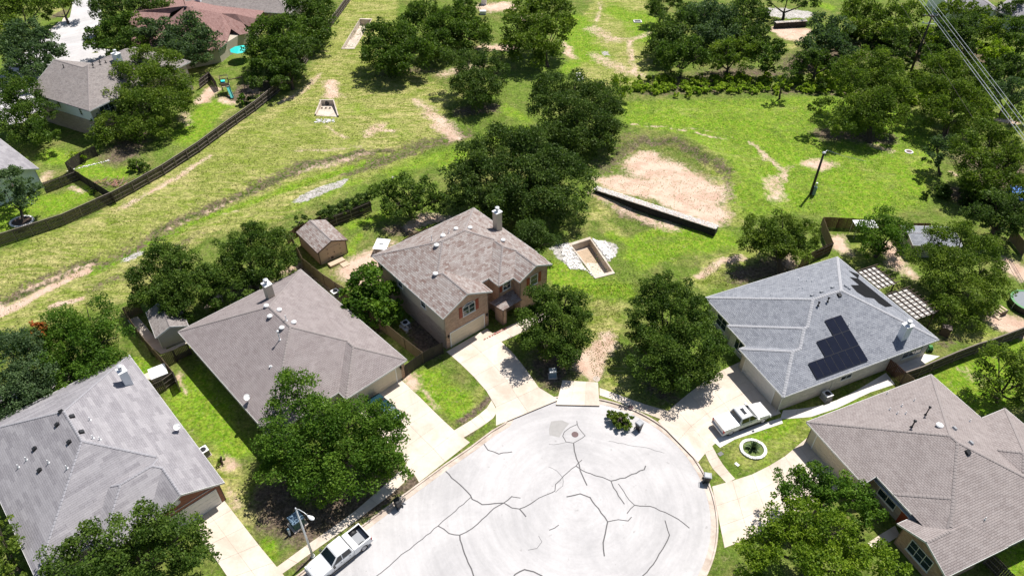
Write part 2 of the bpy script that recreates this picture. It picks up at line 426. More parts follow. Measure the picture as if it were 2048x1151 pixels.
def seg_dist(P, line):
    d = np.full(len(P), 1e9)
    if len(line) == 1: return np.hypot(*(P-np.array(line[0])).T)
    for a, b in zip(line[:-1], line[1:]):
        a = np.array(a); b = np.array(b); ab = b-a; t = np.clip(((P-a)@ab)/(ab@ab+1e-9), 0, 1)
        d = np.minimum(d, np.hypot(*(P-(a+t[:, None]*ab)).T))
    return d
def fbm(X, Y, s, seed=0):       # cheap smooth noise for terrain
    r = np.random.RandomState(seed); o = 0; a = 1
    for k in range(5):
        th = r.uniform(0, 6.28, 3); ph = r.uniform(0, 6.28, 3)
        for q in range(3): o = o + a*np.sin((X*math.cos(th[q])+Y*math.sin(th[q]))*s+ph[q])
        s *= 1.9; a *= .55
    return o/4
X, Y = V[:, 0], V[:, 1]
Zv = np.zeros(len(V))
# drainage swale in the meadow and the banks round the pond basin
sw = [w2(p) for p in [(-120,655),(0,615),(160,540),(300,480),(420,420),(560,375),(700,330),(860,290),(960,262)]]
ds = seg_dist(V, sw); Zv += -.75*np.exp(-(ds/3.2)**2)
pond = [w2(p) for p in [(1250,345),(1330,330),(1400,385)]]
dp = seg_dist(V, pond); bank = np.exp(-((dp-8.5)/2.2)**2)
wallmask = 1/(1+np.exp(-(Y-(w2((1310,412))[1]))*1.2))
Zv += .7*bank*wallmask
meadow = 1/(1+np.exp(-(Y-72)/2.0))
meadow *= 1-np.exp(-(np.minimum(seg_dist(V, [(52, 66), (40, 62)]), 99)/9)**2)
Zv += meadow*.07*fbm(X, Y, .5, 2)
for h in holes:                 # keep the rims level
    Zv *= np.clip((seg_dist(V, list(h)+[h[0]])-.4)/2.5, 0, 1)
def ground_z(x, y):
    i = np.argmin((V[:, 0]-x)**2+(V[:, 1]-y)**2); return float(Zv[i])

ATTR = {k: np.zeros(len(V)) for k in ('soil', 'dry', 'lush', 'rough', 'gravel', 'mulch')}
VW = np.c_[X+1.1*fbm(X, Y, .38, 11)+.5*fbm(X, Y, 1.3, 12), Y+1.1*fbm(X, Y, .38, 13)+.5*fbm(X, Y, 1.3, 14)]
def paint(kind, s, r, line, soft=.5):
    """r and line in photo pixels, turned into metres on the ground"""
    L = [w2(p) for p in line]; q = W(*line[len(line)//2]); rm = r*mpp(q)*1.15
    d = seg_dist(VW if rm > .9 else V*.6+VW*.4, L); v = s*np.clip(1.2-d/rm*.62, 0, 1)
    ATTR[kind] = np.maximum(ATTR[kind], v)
def paint_poly(kind, s, poly, feather=1.2):
    L = [w2(p) for p in poly]; ins = inside(L, X, Y); d = seg_dist(V, L+[L[0]])
    sd = np.where(ins, d, -d); ATTR[kind] = np.maximum(ATTR[kind], s*np.clip(.5+sd/feather*.5, 0, 1))
exec_paint = [
 # meadow (dry olive) with straw streaks
 ('poly','dry',.8,[(-200,700),(-200,460),(0,505),(240,415),(330,360),(520,232),(640,120),(710,-40),(800,-40),(790,120),(900,180),(900,260),(800,330),(700,370),(560,440),(420,470),(260,600),(120,640)]),
 ('l','dry',.8,22,[(230,420),(340,360),(520,235)]), ('l','dry',.7,16,[(90,470),(230,425)]), ('l','dry',.8,14,[(640,130),(700,30)]),
 ('l','dry',.85,20,[(610,210),(560,240),(500,275)]), ('l','soil',.8,12,[(664,165),(668,190)]),('l','dry',1,14,[(600,330),(700,300),(790,265)]),('l','soil',.5,7,[(600,340),(660,325),(740,300)]),('l','dry',.9,10,[(60,560),(180,500),(330,430)]),('l','dry',.9,12,[(280,450),(420,380),(560,330)]),('l','soil',.45,8,[(500,180),(540,190)]),('l','soil',.55,10,[(730,265),(770,255)]), ('l','dry',.8,20,[(660,140),(680,200),(720,225)]),
 ('l','dry',.7,25,[(740,230),(840,225),(900,190)]), ('l','soil',.55,12,[(840,200),(865,240)]), ('l','soil',.7,13,[(870,240),(905,265)]),('l','mulch',.5,9,[(880,240),(915,262)]),
 ('l','soil',.6,5,[(760,260),(790,262)]), ('l','soil',.45,5,[(590,300),(650,300),(720,292)]), ('l','soil',.5,4,[(655,255),(690,275)]),
 ('l','rough',.55,14,[(200,520),(330,460),(450,395),(600,330),(740,305)]), ('l','rough',.5,12,[(0,590),(90,555),(180,525)]),
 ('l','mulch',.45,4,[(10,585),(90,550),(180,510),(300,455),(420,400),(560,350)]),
 ('l','rough',.65,16,[(700,345),(820,290),(930,260)]), ('l','rough',.5,14,[(180,575),(300,520),(400,470)]),
 ('l','soil',.95,6,[(0,620),(60,585),(120,555),(172,533)]), ('l','soil',.95,11,[(-30,610),(10,612),(40,596)]), ('l','soil',.9,6,[(100,610),(135,602),(160,596)]),
 ('l','gravel',.75,4.5,[(590,398),(640,378),(690,358)]), ('l','gravel',.6,4,[(625,384),(670,368)]), ('l','gravel',.6,3,[(755,370),(800,348)]), ('l','gravel',.55,4,[(245,510),(285,495)]),
 ('l','soil',.5,3,[(430,425),(480,412)]),('l','dry',.5,12,[(560,430),(700,372),(860,310)]),
 # lush slopes
 ('poly','gravel',1,[(586,402),(612,384),(645,369),(692,356),(684,370),(650,384),(610,402)]), ('poly','gravel',.9,[(238,512),(262,500),(285,494),(278,505),(252,516)]),
 ('l','lush',.8,9,[(180,535),(300,480),(420,425),(560,372),(700,330),(800,300)]), ('l','rough',.9,6,[(300,462),(420,408),(560,352),(720,298)]), ('l','rough',.9,6,[(0,600),(90,560),(190,512)]), ('l','rough',.9,5,[(600,330),(700,305),(780,295)]), ('l','rough',.8,4,[(690,345),(760,318),(840,296)]),
 ('l','soil',.7,3,[(40,578),(110,548),(180,520)]), ('l','soil',.6,3,[(330,455),(430,408),(520,372)]), ('l','soil',.55,8,[(560,205),(600,185),(640,150)]), ('l','soil',.6,6,[(240,418),(330,368),(420,312)]),
 ('poly','dry',.9,[(1140,60),(1200,-10),(1290,-10),(1300,120),(1290,170),(1190,175),(1140,150)]), ('l','soil',.5,14,[(1190,110),(1240,140),(1280,150)]), ('l','soil',.5,14,[(1180,60),(1230,80)]),
 ('l','soil',.6,5,[(1520,300),(1570,345),(1560,380)]), ('l','soil',.55,14,[(1545,360),(1550,400)]), ('l','dry',.8,26,[(1440,300),(1540,330),(1580,400)]), ('l','dry',.8,18,[(1320,225),(1450,215),(1600,215)]), ('l','dry',.7,24,[(1750,380),(1830,330)]),
 ('l','dry',1,14,[(1425,330),(1475,380),(1470,440)]), ('l','mulch',.5,7,[(1405,322),(1450,355),(1460,400)]), ('l','mulch',.5,9,[(1200,345),(1235,310),(1285,280)]), ('l','mulch',.55,3,[(1280,380),(1340,378),(1420,372)]), ('l','mulch',.5,3,[(1300,395),(1370,385),(1430,383)]),
 ('l','lush',.55,26,[(790,345),(900,300),(1040,255)]), ('l','lush',.7,18,[(880,330),(960,300)]), ('l','lush',.6,14,[(1010,215),(1050,235)]),
 ('l','lush',.55,20,[(600,405),(700,360)]), ('l','lush',.35,20,[(700,210),(820,270)]),
 # upper middle field
 ('l','lush',.95,26,[(1150,40),(1160,90),(1185,110)]), ('l','lush',.9,24,[(1230,20),(1290,40),(1300,75)]), ('l','lush',.8,12,[(1130,140),(1160,110)]),
 ('l','dry',.8,16,[(1205,-10),(1195,40),(1160,60)]), ('l','soil',.6,3,[(1200,0),(1195,30),(1180,60)]), ('l','soil',.65,5,[(1262,80),(1262,120),(1268,145)]),
 ('l','dry',.75,22,[(1160,70),(1230,75),(1290,70)]), ('l','dry',.7,22,[(1200,120),(1250,120)]), ('l','soil',.6,8,[(1130,85),(1140,115)]), ('l','soil',.55,6,[(1215,75),(1260,80),(1300,65)]),
 ('l','soil',.85,18,[(980,15),(1010,12)]), ('l','soil',.8,16,[(975,95),(1020,95)]), ('l','soil',.6,12,[(1040,40),(1080,30)]), ('l','gravel',.7,5,[(1212,103),(1214,110)]),
 ('l','soil',.5,14,[(880,150),(960,130)]),('l','mulch',.6,16,[(760,150),(850,140)]),('l','mulch',.7,18,[(920,225),(990,215)]),
 # green band and bright pasture on the right
 ('poly','lush',.55,[(1240,200),(1700,190),(1850,230),(1880,300),(1860,420),(1600,430),(1480,440),(1440,380),(1450,330),(1350,270),(1240,250)]),
 ('l','lush',.95,18,[(1270,235),(1400,245),(1500,250)]), ('l','lush',1,24,[(1480,250),(1560,300),(1640,330)]), ('l','lush',1,30,[(1680,360),(1760,390),(1700,420)]), ('l','lush',1,18,[(1570,320),(1540,360),(1590,400)]),
 ('l','lush',.9,20,[(1790,330),(1830,380)]), ('l','dry',.7,10,[(1350,215),(1500,215),(1590,215)]), ('l','soil',.6,2.5,[(1260,250),(1340,255),(1400,268),(1460,283)]), ('l','soil',.5,2.2,[(1370,255),(1430,265),(1470,280)]),
 ('l','soil',.55,4,[(1500,285),(1520,300),(1530,318)]), ('l','soil',.75,16,[(1625,325),(1650,330)]), ('l','soil',.6,7,[(1545,385),(1556,400)]), ('l','dry',.7,16,[(1640,290),(1690,330),(1740,340)]),
 ('l','dry',.6,12,[(1600,230),(1570,260)]), ('l','soil',.5,10,[(1740,290),(1780,300)]),('l','dry',.7,20,[(1840,300),(1850,380)]),
 ('l','soil',.5,6,[(1560,355),(1580,330)]), ('l','dry',.6,10,[(1520,240),(1620,200)]),
 # pond basin
 ('l','soil',1,34,[(1290,330),(1340,350),(1400,385)]), ('l','soil',1,26,[(1235,370),(1330,385),(1420,425)]), ('l','soil',.95,14,[(1290,310),(1290,330)]), ('l','rough',.7,10,[(1300,285),(1360,290),(1420,320),(1450,345)]),
 ('l','mulch',.55,8,[(1210,340),(1240,310),(1290,285)]), ('l','dry',.9,14,[(1430,340),(1470,390),(1460,430)]), ('l','mulch',.45,8,[(1440,340),(1460,380)]), ('l','rough',.4,14,[(1195,330),(1260,270)]),
 # between the gabion wall and the basin box
 ('l','soil',.6,14,[(1200,395),(1280,430),(1350,455)]), ('l','rough',.75,16,[(1245,420),(1290,440)]), ('l','lush',.9,16,[(1260,490),(1320,460),(1400,470)]), ('l','dry',.7,10,[(1200,440),(1240,470)]),
 ('l','dry',.6,20,[(1180,430),(1210,400)]),
 ('l','gravel',1,15,[(1136,495),(1140,510),(1150,525)]), ('l','gravel',1,13,[(1205,495),(1216,505)]), ('l','gravel',.9,5,[(1190,480),(1215,520)]),
 ('l','lush',.8,26,[(1110,540),(1160,570),(1230,580)]), ('l','lush',.8,26,[(1280,520),(1360,500),(1440,480)]), ('l','lush',.8,12,[(1220,470),(1290,500)]),
 ('l','dry',.9,16,[(1400,560),(1440,525),(1500,505)]), ('l','soil',.7,7,[(1400,550),(1440,525),(1480,515)]), ('l','dry',.6,22,[(1180,600),(1240,610)]),
 ('l','soil',.9,16,[(1205,690),(1190,720),(1170,740)]), ('l','soil',.8,12,[(1215,670),(1185,750)]), ('l','dry',.8,26,[(1210,640),(1200,700)]), ('l','dry',.7,24,[(1230,740),(1230,790)]),
 ('l','lush',.6,10,[(1170,740),(1190,760)]), ('l','mulch',.8,34,[(1110,700),(1100,740)]), ('l','mulch',.7,22,[(1080,730),(1100,765)]), ('l','mulch',.55,30,[(1300,740),(1340,790)]),
 # yards
 ('l','lush',1,26,[(860,760),(900,800)]), ('l','lush',.9,22,[(900,790),(920,820)]), ('l','soil',.6,5,[(850,780),(880,820)]), ('l','dry',.8,12,[(960,780),(940,830)]), ('l','mulch',.8,7,[(925,845),(960,815),(975,800)]),
 ('l','soil',.7,14,[(825,755),(830,770)]), ('poly','lush',1,[(330,790),(400,730),(470,860),(520,900),(450,920),(420,870)]), ('l','lush',1,12,[(270,720),(300,740)]), ('l','soil',.6,4,[(355,740),(375,790)]),
 ('l','lush',1,26,[(370,800),(420,850)]), ('l','dry',.95,20,[(440,900),(480,980),(500,1040)]), ('l','soil',.6,12,[(450,915),(470,930)]), ('l','soil',.5,10,[(460,980),(480,1010)]),
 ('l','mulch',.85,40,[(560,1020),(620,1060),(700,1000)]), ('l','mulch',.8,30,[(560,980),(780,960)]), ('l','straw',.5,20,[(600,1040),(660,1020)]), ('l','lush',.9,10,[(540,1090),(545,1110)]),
 ('l','mulch',1,8,[(820,955),(828,968),(815,975)]), ('l','mulch',.95,7,[(735,1020),(800,975)]), ('l','mulch',.7,5,[(585,1140),(620,1115)]), ('l','lush',.6,4,[(640,1095),(700,1050)]),
 ('l','lush',.6,5,[(790,935),(805,925)]), ('l','mulch',.8,6,[(925,875),(950,860)]), ('l','lush',.8,4,[(960,862),(980,845)]),
 ('poly','dry',.62,[(1440,870),(1640,800),(1620,890),(1480,960)]), ('l','lush',.75,14,[(1500,885),(1560,860),(1590,840)]), ('l','lush',.35,24,[(1540,930),(1590,880)]), ('l','dry',.5,12,[(1405,900),(1430,960)]),
 ('l','lush',.5,8,[(1600,840),(1720,800)]), ('l','lush',.4,5,[(1205,790),(1225,805)]),
 ('poly','soil',.75,[(665,545),(700,515),(745,495),(790,480),(800,520),(760,560),(735,590),(700,570)]), ('l','soil',.6,14,[(840,440),(880,435)]), ('l','lush',.75,12,[(700,455),(760,425)]), ('l','lush',.8,6,[(700,505),(715,470)]),
 ('l','soil',.7,12,[(820,455),(900,440)]),('l','mulch',.7,14,[(770,460),(830,470)]), ('l','mulch',.8,10,[(600,530),(640,560),(700,610),(760,660)]), ('l','mulch',.9,20,[(840,660),(860,690)]),
 ('l','soil',.8,9,[(430,600),(415,612)]), ('l','soil',.6,8,[(570,545),(590,535)]), ('l','mulch',.6,14,[(440,600),(540,560)]),
 ('l','lush',1,26,[(40,410),(100,410),(150,395)]), ('l','lush',1,14,[(0,440),(20,445)]), ('l','soil',.55,10,[(100,345),(90,360)]), ('l','lush',.9,14,[(90,310),(130,320)]), ('l','soil',.6,7,[(145,375),(165,385)]),
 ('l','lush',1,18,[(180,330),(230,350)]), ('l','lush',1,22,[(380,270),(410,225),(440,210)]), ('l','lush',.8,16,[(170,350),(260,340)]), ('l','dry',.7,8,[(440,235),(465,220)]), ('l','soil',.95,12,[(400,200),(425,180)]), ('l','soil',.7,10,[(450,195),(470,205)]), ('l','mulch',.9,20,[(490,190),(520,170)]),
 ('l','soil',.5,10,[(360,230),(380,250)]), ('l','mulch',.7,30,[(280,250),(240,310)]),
 ('l','soil',.8,14,[(1550,60),(1590,75)]), ('l','soil',.95,16,[(1560,60),(1600,65)]), ('l','gravel',.85,18,[(1550,25),(1600,28)]), ('l','lush',.9,14,[(1640,10),(1660,15)]), ('l','dry',.8,8,[(1540,90),(1600,92)]),
 ('l','soil',.75,14,[(1670,480),(1680,500)]), ('l','soil',.8,16,[(1790,500),(1800,530)]), ('l','soil',.6,16,[(1820,545),(1790,530)]), ('l','dry',.6,20,[(1700,520),(1740,500)]), ('l','mulch',.75,26,[(1570,530),(1480,550)]), ('l','soil',.5,12,[(1590,530),(1580,510)]),
 ('l','dry',.7,30,[(1880,660),(1960,670)]), ('l','mulch',.5,12,[(1890,690),(1920,680)]), ('l','soil',1,22,[(2010,650),(2040,660)]), ('l','soil',.85,20,[(2020,530),(2045,545)]), ('l','lush',.35,20,[(1840,660),(1980,660)]),
 ('poly','lush',1,[(1830,760),(1970,700),(2060,670),(2060,760),(1990,840),(1930,810),(1880,790)]), ('l','soil',.4,12,[(1930,740),(1960,760)]), ('l','lush',1,30,[(2030,1120),(2080,1140)]), ('l','dry',.6,14,[(2030,830),(1980,820)]),
 ('l','mulch',.6,30,[(1560,150),(1450,140),(1380,170)]), ('l','rough',.8,14,[(1290,185),(1450,180),(1620,180),(1760,190)]), ('l','mulch',.7,60,[(1800,100),(1950,120)]), ('l','mulch',.7,40,[(1700,100),(1600,130)]),
 ('l','mulch',.8,18,[(1650,270),(1780,275)]), ('l','soil',.75,8,[(2000,240),(2030,245)]), ('l','mulch',.8,60,[(1990,330),(2040,380)]), ('l','mulch',.7,18,[(1900,380),(1960,420)]),
 ('l','soil',.6,6,[(1900,345),(1912,350)]), ('l','mulch',.6,30,[(60,780),(20,850)]), ('l','gravel',.9,7,[(-5,800),(40,790),(110,770)]), ('l','lush',.9,14,[(60,70),(100,60)]), ('l','dry',.8,6,[(110,12),(120,25)]), ('l','mulch',.6,8,[(110,35),(130,25)]),
]
for e in exec_paint:
    k = 'mulch' if e[1] == 'straw' else e[1]
    if e[0] == 'poly': paint_poly(k, e[2], e[3])
    else: paint(k, e[2], e[3], e[4])

me = bpy.data.meshes.new('ground')
me.from_pydata(np.c_[V, Zv].tolist(), [], F.tolist())
for k, v in ATTR.items():
    a = me.attributes.new(k, 'FLOAT', 'POINT'); a.data.foreach_set('value', v)
me.polygons.foreach_set('use_smooth', [True]*len(me.polygons))
gm, t, p = _new('ground_cover'); g = geo(t)
n_big = noise(t, .06, 5, .6, g, .5); n_mid = noise(t, .45, 6, .65, g, .3); n_fine = noise(t, 3.2, 5, .7, g); n_x = noise(t, 1.3, 6, .72, g, .8)
mp = N(t, 'Mapping'); mp.inputs['Rotation'].default_value = (0, 0, math.radians(-55)); mp.inputs['Scale'].default_value = (.30, 1.2, 1); t.links.new(g, mp.inputs[0])
n_st = noise(t, .7, 7, .74, mp.outputs[0], 1.1)
def A_(name):
    a = N(t, 'Attribute'); a.attribute_name = name; return a.outputs['Fac']
def mask(name, nz, k=1.25, lo=.18, hi=.72):
    v = math_(t, 'ADD', A_(name), math_(t, 'MULTIPLY', math_(t, 'SUBTRACT', nz, .5), k))
    gate = ramp(t, A_(name), .01, .12)
    return math_(t, 'MULTIPLY', ramp(t, v, lo, hi), gate)
base = mixc(t, ramp(t, n_mid, .35, .68), (.115, .18, .024), (.225, .225, .07))
base = mixc(t, math_(t, 'MULTIPLY', ramp(t, n_big, .42, .62), .7), base, (.13, .21, .024))
dry = mixc(t, ramp(t, n_st, .36, .62), (.185, .25, .030), (.44, .40, .155))
dry = mixc(t, math_(t, 'MULTIPLY', ramp(t, n_big, .45, .6), .55), dry, (.215, .27, .04))
dry = mixc(t, ramp(t, n_x, .56, .72), dry, (.14, .195, .03))
lush = mixc(t, ramp(t, n_x, .38, .66), (.145, .285, .012), (.26, .325, .04))
rough = mixc(t, ramp(t, n_x, .4, .6), (.055, .10, .014), (.20, .15, .10))
soil = mixc(t, ramp(t, n_mid, .38, .66), (.74, .56, .44), (.60, .41, .31))
soil = mixc(t, ramp(t, n_st, .56, .74), soil, (.50, .36, .25))
grav = mixc(t, ramp(t, N(t, 'TexVoronoi', Scale=2.6).outputs['Distance'], .0, .55), (.80, .78, .76), (.50, .47, .44))
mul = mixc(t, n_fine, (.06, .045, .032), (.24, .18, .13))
c = mixc(t, mask('dry', n_mid), base, dry)
c = mixc(t, mask('lush', n_mid, 1.1), c, lush)
c = mixc(t, mask('rough', n_x, 1.7), c, rough)
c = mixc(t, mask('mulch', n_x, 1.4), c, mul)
c = mixc(t, mask('soil', n_x, 1.3), c, soil)
c = mixc(t, mask('gravel', n_x, .9, .35, .5), c, grav)
gs = math_(t, 'SUBTRACT', 1.0, mask('soil', n_x, 1.3))
tx = mixc(t, ramp(t, n_fine, .28, .72), (.55, .55, .55), (1.45, 1.45, 1.45))
tx = mixc(t, 1.0, tx, mixc(t, ramp(t, noise(t, .95, 7, .78, g, .7), .3, .7), (.66, .70, .6), (1.3, 1.26, 1.35)), 'MULTIPLY')
tx = mixc(t, gs, (1, .99, .98), tx)
c = mixc(t, 1.0, c, tx, 'MULTIPLY')
sp2 = noise(t, 2.1, 7, .8, g, 1.2)
c = mixc(t, math_(t, 'MULTIPLY', math_(t, 'MULTIPLY', ramp(t, sp2, .54, .66), .62), gs), c, (.40, .34, .18))
c = mixc(t, math_(t, 'MULTIPLY', math_(t, 'MULTIPLY', ramp(t, noise(t, 2.6, 6, .8, g), .55, .68), gs), .5), c, (.045, .07, .012))
t.links.new(c, p.inputs['Base Color']); p.inputs['Roughness'].default_value = .95; p.inputs['Specular IOR Level'].default_value = .1
bump(t, p, math_(t, 'ADD', n_fine, noise(t, 9, 4, .75, g)), .14)
me.materials.append(gm)
ground = link('ground', me); tag(ground, kind='structure')

# ---------------------------------------------------------------- road, kerb, paving
road = MB().prism(road_poly, RZ-.15, RZ).build('road', MAT['road']); tag(road, kind='structure')
def ribbon(name, pts, wd, z, m, parent, th=.004):
    mb = MB()
    for i in range(len(pts)-1):
        a = Vector(pts[i]); b = Vector(pts[i+1]); d = (b-a)
        if d.length < .01: continue
        n = Vector((-d.y, d.x)).normalized()*wd/2; d = d.normalized()*wd*.3
        zz = z + .0006*(i % 2)
        mb.face([(*(a-n-d), zz), (*(b-n+d), zz), (*(b+n+d), zz), (*(a+n-d), zz)])
    return mb.build(name, m, parent)
def jitter(line, seg=.45, amp=.07):
    out = [Vector(line[0])]
    for a, b in zip(line[:-1], line[1:]):
        a = Vector(a); b = Vector(b); n = max(1, int((b-a).length/seg)); q = Vector((-(b-a).y, (b-a).x)).normalized()
        for k in range(1, n+1):
            p_ = a.lerp(b, k/n)
            if k < n: p_ = p_ + q*rnd.uniform(-amp, amp)
            out.append(p_)
    return out
cr3 = [[(390,220),(392,240),(350,258),(315,285),(305,310),(325,345),(370,352),(440,308),(400,260),(392,240)],[(222,360),(280,358),(325,348)],
[(370,352),(375,400),(400,470),(420,540),(450,605)],[(420,455),(385,490),(310,550),(262,600),(258,640),(240,650),(190,670),(137,700)],
[(385,490),(420,515),(500,548),(545,558),(595,580),(610,620),(640,670),(675,718)],[(595,580),(680,562),(720,540),(795,512),(803,490)],
[(640,598),(670,640),(705,695),(737,725),(692,775)],[(737,725),(830,732),(920,768),(1000,810),(1065,862)],[(330,675),(410,657),(470,680),(520,745),(575,825),(560,900),(548,950),(555,1030)],
[(575,825),(640,812),(698,820),(718,797)],[(920,818),(947,905),(905,990),(850,1080),(785,1150),(760,1180)],[(582,340),(700,365),(800,378),(915,412)],[(225,875),(280,845)],[(160,910),(180,945),(150,985),(98,995)],
[(0,1165),(20,1140),(75,1112),(130,1125),(180,1150),(200,1180)],[(220,495),(270,520),(305,560),(305,610),(262,648)],[(137,700),(80,735),(45,748),(0,742),(-48,712)],[(45,748),(83,793)],[(0,675),(50,682)]]
cr2 = [[(1365,350),(1395,395),(1460,418),(1539,405)],[(1138,520),(1200,580),(1270,645),(1300,690),(1360,722),(1435,715),(1490,712)],[(1290,680),(1200,760),(1095,850),(1000,930),(900,1005),(725,1150),(600,1260)],
[(1095,850),(1160,895),(1225,905),(1300,865),(1360,810),(1430,745),(1490,712),(1539,672)],[(1225,905),(1245,990),(1275,1070),(1308,1150),(1330,1200)],[(1490,712),(1539,742)]]
thin = {1, 11, 13, 15}
for i, l in enumerate([K3(q) for q in cr3]+[K2(q) for q in cr2]):
    L = jitter([(W(*p, RZ).x, W(*p, RZ).y) for p in l])
    ribbon('tar_seam', L, .04 if i in thin else .08+.02*(i%3), RZ+.004+.0015*(i % 5), MAT['tar'], road)
# damp stain near the drive
st = [(W(*p, RZ).x, W(*p, RZ).y) for p in K3([(235,222),(300,215),(345,235),(320,262),(300,290),(285,318),(225,305),(222,270)])]
MB().face([(x, y, RZ+.003) for x, y in st]).build('damp_patch', mat('damp_concrete', (.30, .285, .275), .6, var=.2), road)
def strip(l1, l2, z0, z1, m, name, seglen=None, gap=.015):
    mb = MB()
    for i in range(len(l1)-1):
        mb.prism([l1[i], l1[i+1], l2[i+1], l2[i]], z0, z1)
    return mb.build(name, m)
tag(strip(gutter_in, offset_line(kerb_line, -.002), RZ-.1, RZ+.012, MAT['kerb'], 'gutter'), kind='structure')
# kerb, lowered across the drives
def near_line(p, spans):
    for a, b in spans:
        if a <= p <= b: return True
    return False
drv = [w2(q) for q in [(1050,828),(890,925),(835,965),(1150,808),(1350,885),(1395,930),(1440,1000),(1446,1060)]]
kb = MB()
kf_ = offset_line(kerb_line, 0)
def kh(p):
    d = min(math.hypot(p[0]-q[0], p[1]-q[1]) for q in drv); return -.06 if d < 1.9 else .025
for i in range(len(kf_)-1):
    a, b, c_, d_ = kf_[i], kf_[i+1], kerb_back[i+1], kerb_back[i]
    n_ = max(1, int(math.hypot(a[0]-b[0], a[1]-b[1])/1.2))
    for k in range(n_):
        q = [tuple(Vector(u).lerp(Vector(v), t_)) for u, v, t_ in ((a, b, k/n_), (a, b, (k+1)/n_), (d_, c_, (k+1)/n_), (d_, c_, k/n_))]
        h = kh(q[0]); kb.prism(q, RZ-.1, max(h, .006))
tag(kb.build('kerb', MAT['kerb']), kind='structure')

def resample(line, n):
    L = [Vector(p) for p in line]; d = [0]
    for a, b in zip(L[:-1], L[1:]): d.append(d[-1]+(b-a).length)
    out = []
    for k in range(n+1):
        s_ = d[-1]*k/n; i = 0
        while i < len(d)-2 and d[i+1] < s_: i += 1
        out.append(L[i].lerp(L[i+1], 0 if d[i+1] == d[i] else (s_-d[i])/(d[i+1]-d[i])))
    return out
def paving(name, e1, e2, n, m_, material, top=.03, slab='paving_slab', gap=.014, world=False):
    """slabs between two edge lines (photo pixels), n along, m_ across; each slab its own part"""
    root = bpy.data.objects.new(name, None); COL.objects.link(root); root['kind'] = 'structure'
    A = resample([p if world else w2(p) for p in e1], n); B = resample([p if world else w2(p) for p in e2], n)
    c0 = A[0]; root.location = (c0.x, c0.y, 0)
    MB().prism([p-c0 for p in A]+[p-c0 for p in reversed(B)], -.06, top-.014).build('joint_bed', MAT['joint'], root)
    for i in range(n):
        for j in range(m_):
            q = [A[i].lerp(B[i], j/m_), A[i+1].lerp(B[i+1], j/m_), A[i+1].lerp(B[i+1], (j+1)/m_), A[i].lerp(B[i], (j+1)/m_)]
            ce = sum(q, Vector((0, 0)))/4
            q = [(v-(v-ce).normalized()*gap)-c0 for v in q]
            MB().prism(q, -.04, top+rnd.uniform(-.003, .003)).build(slab, MAT[material], root)
    return root
paving('driveway', [(893,703),(930,735),(962,768),(985,797),(995,822),(992,851)], [(974,656),(1004,684),(1044,724),(1070,768),(1090,785),(1118,799)], 5, 2, 'pave')
paving('driveway', [(703,806),(730,835),(770,880),(822,935),(838,964)], [(800,757),(838,792),(876,830),(908,860),(940,884)], 6, 2, 'pave')
paving('driveway', [(372,1032),(405,1080),(440,1130),(480,1190)], [(438,986),(470,1028),(520,1092),(578,1162)], 5, 2, 'pave')
paving('driveway', [(1482,722),(1440,742),(1400,768),(1350,808),(1316,842)], [(1562,826),(1528,838),(1478,858),(1432,880),(1396,924)], 5, 2, 'pave')
paving('driveway', [(1622,868),(1560,920),(1500,950),(1450,965),(1424,972)], [(1705,960),(1640,1000),(1560,1040),(1500,1075),(1449,1095)], 6, 3, 'pave')
paving('sidewalk', [(540,1143),(615,1088),(700,1030),(780,960),(818,922)], [(560,1150),(627,1102),(700,1050),(798,976),(833,938)], 9, 1, 'pave')
paving('sidewalk', [(905,862),(945,838),(972,818),(983,800)], [(925,876),(955,858),(985,838),(995,822)], 5, 1, 'pave')
paving('sidewalk', [(1125,760),(1196,764)], [(1112,809),(1199,811)], 3, 1, 'pave')
paving('sidewalk', [(1199,775),(1240,790),(1280,805),(1338,822)], [(1199,790),(1235,802),(1275,820),(1333,842)], 6, 1, 'pave')
paving('sidewalk', K3([(1140,365),(1165,430),(1200,500),(1290,595)]), K3([(1190,345),(1235,430),(1280,500),(1342,568)]), 5, 1, 'pave')
paving('garden_path', [(1560,838),(1620,834),(1680,814),(1735,786),(1790,768)], [(1566,820),(1612,816),(1660,806),(1710,782),(1772,745)], 9, 1, 'pave_new')
paving('garden_path', [(1424,880),(1450,868),(1562,835)], [(1440,895),(1470,878),(1566,846)], 4, 1, 'pave_new')
paving('garden_path', [(983,667),(1010,655),(1060,632),(1092,614)], [(1003,683),(1020,676),(1068,652),(1100,632)], 5, 1, 'pave')
paving('patio', [(1782,742),(1800,727),(1832,705)], [(1815,748),(1840,732),(1880,712)], 2, 2, 'pave_new')
paving('garden_path', [(1735,1085),(1765,1065),(1790,1050)], [(1748,1100),(1775,1085),(1800,1070)], 2, 1, 'pave')
paving('patio', [(255,640),(285,680),(322,708)], [(275,632),(305,668),(335,700)], 4, 1, 'pave')
paving('patio', [(322,708),(350,698),(375,686)], [(330,700),(352,690),(372,681)], 2, 1, 'pave')
paving('patio', [(285,750),(300,760),(312,765)], [(300,742),(310,750),(320,757)], 2, 1, 'pave')
# street beyond the houses, top left
fr = [w2(p) for p in [(-40,200),(10,140),(100,62),(140,35),(145,10),(120,-20),(190,-20),(205,30),(190,90),(300,120),(220,175),(140,200),(80,240),(-40,260)]]
tag(MB().prism(fr, -.05, .05).build('road', MAT['road']), kind='structure')
paving('sidewalk', [(85,68),(112,50),(132,32)], [(90,75),(116,56),(136,38)], 3, 1, 'pave')

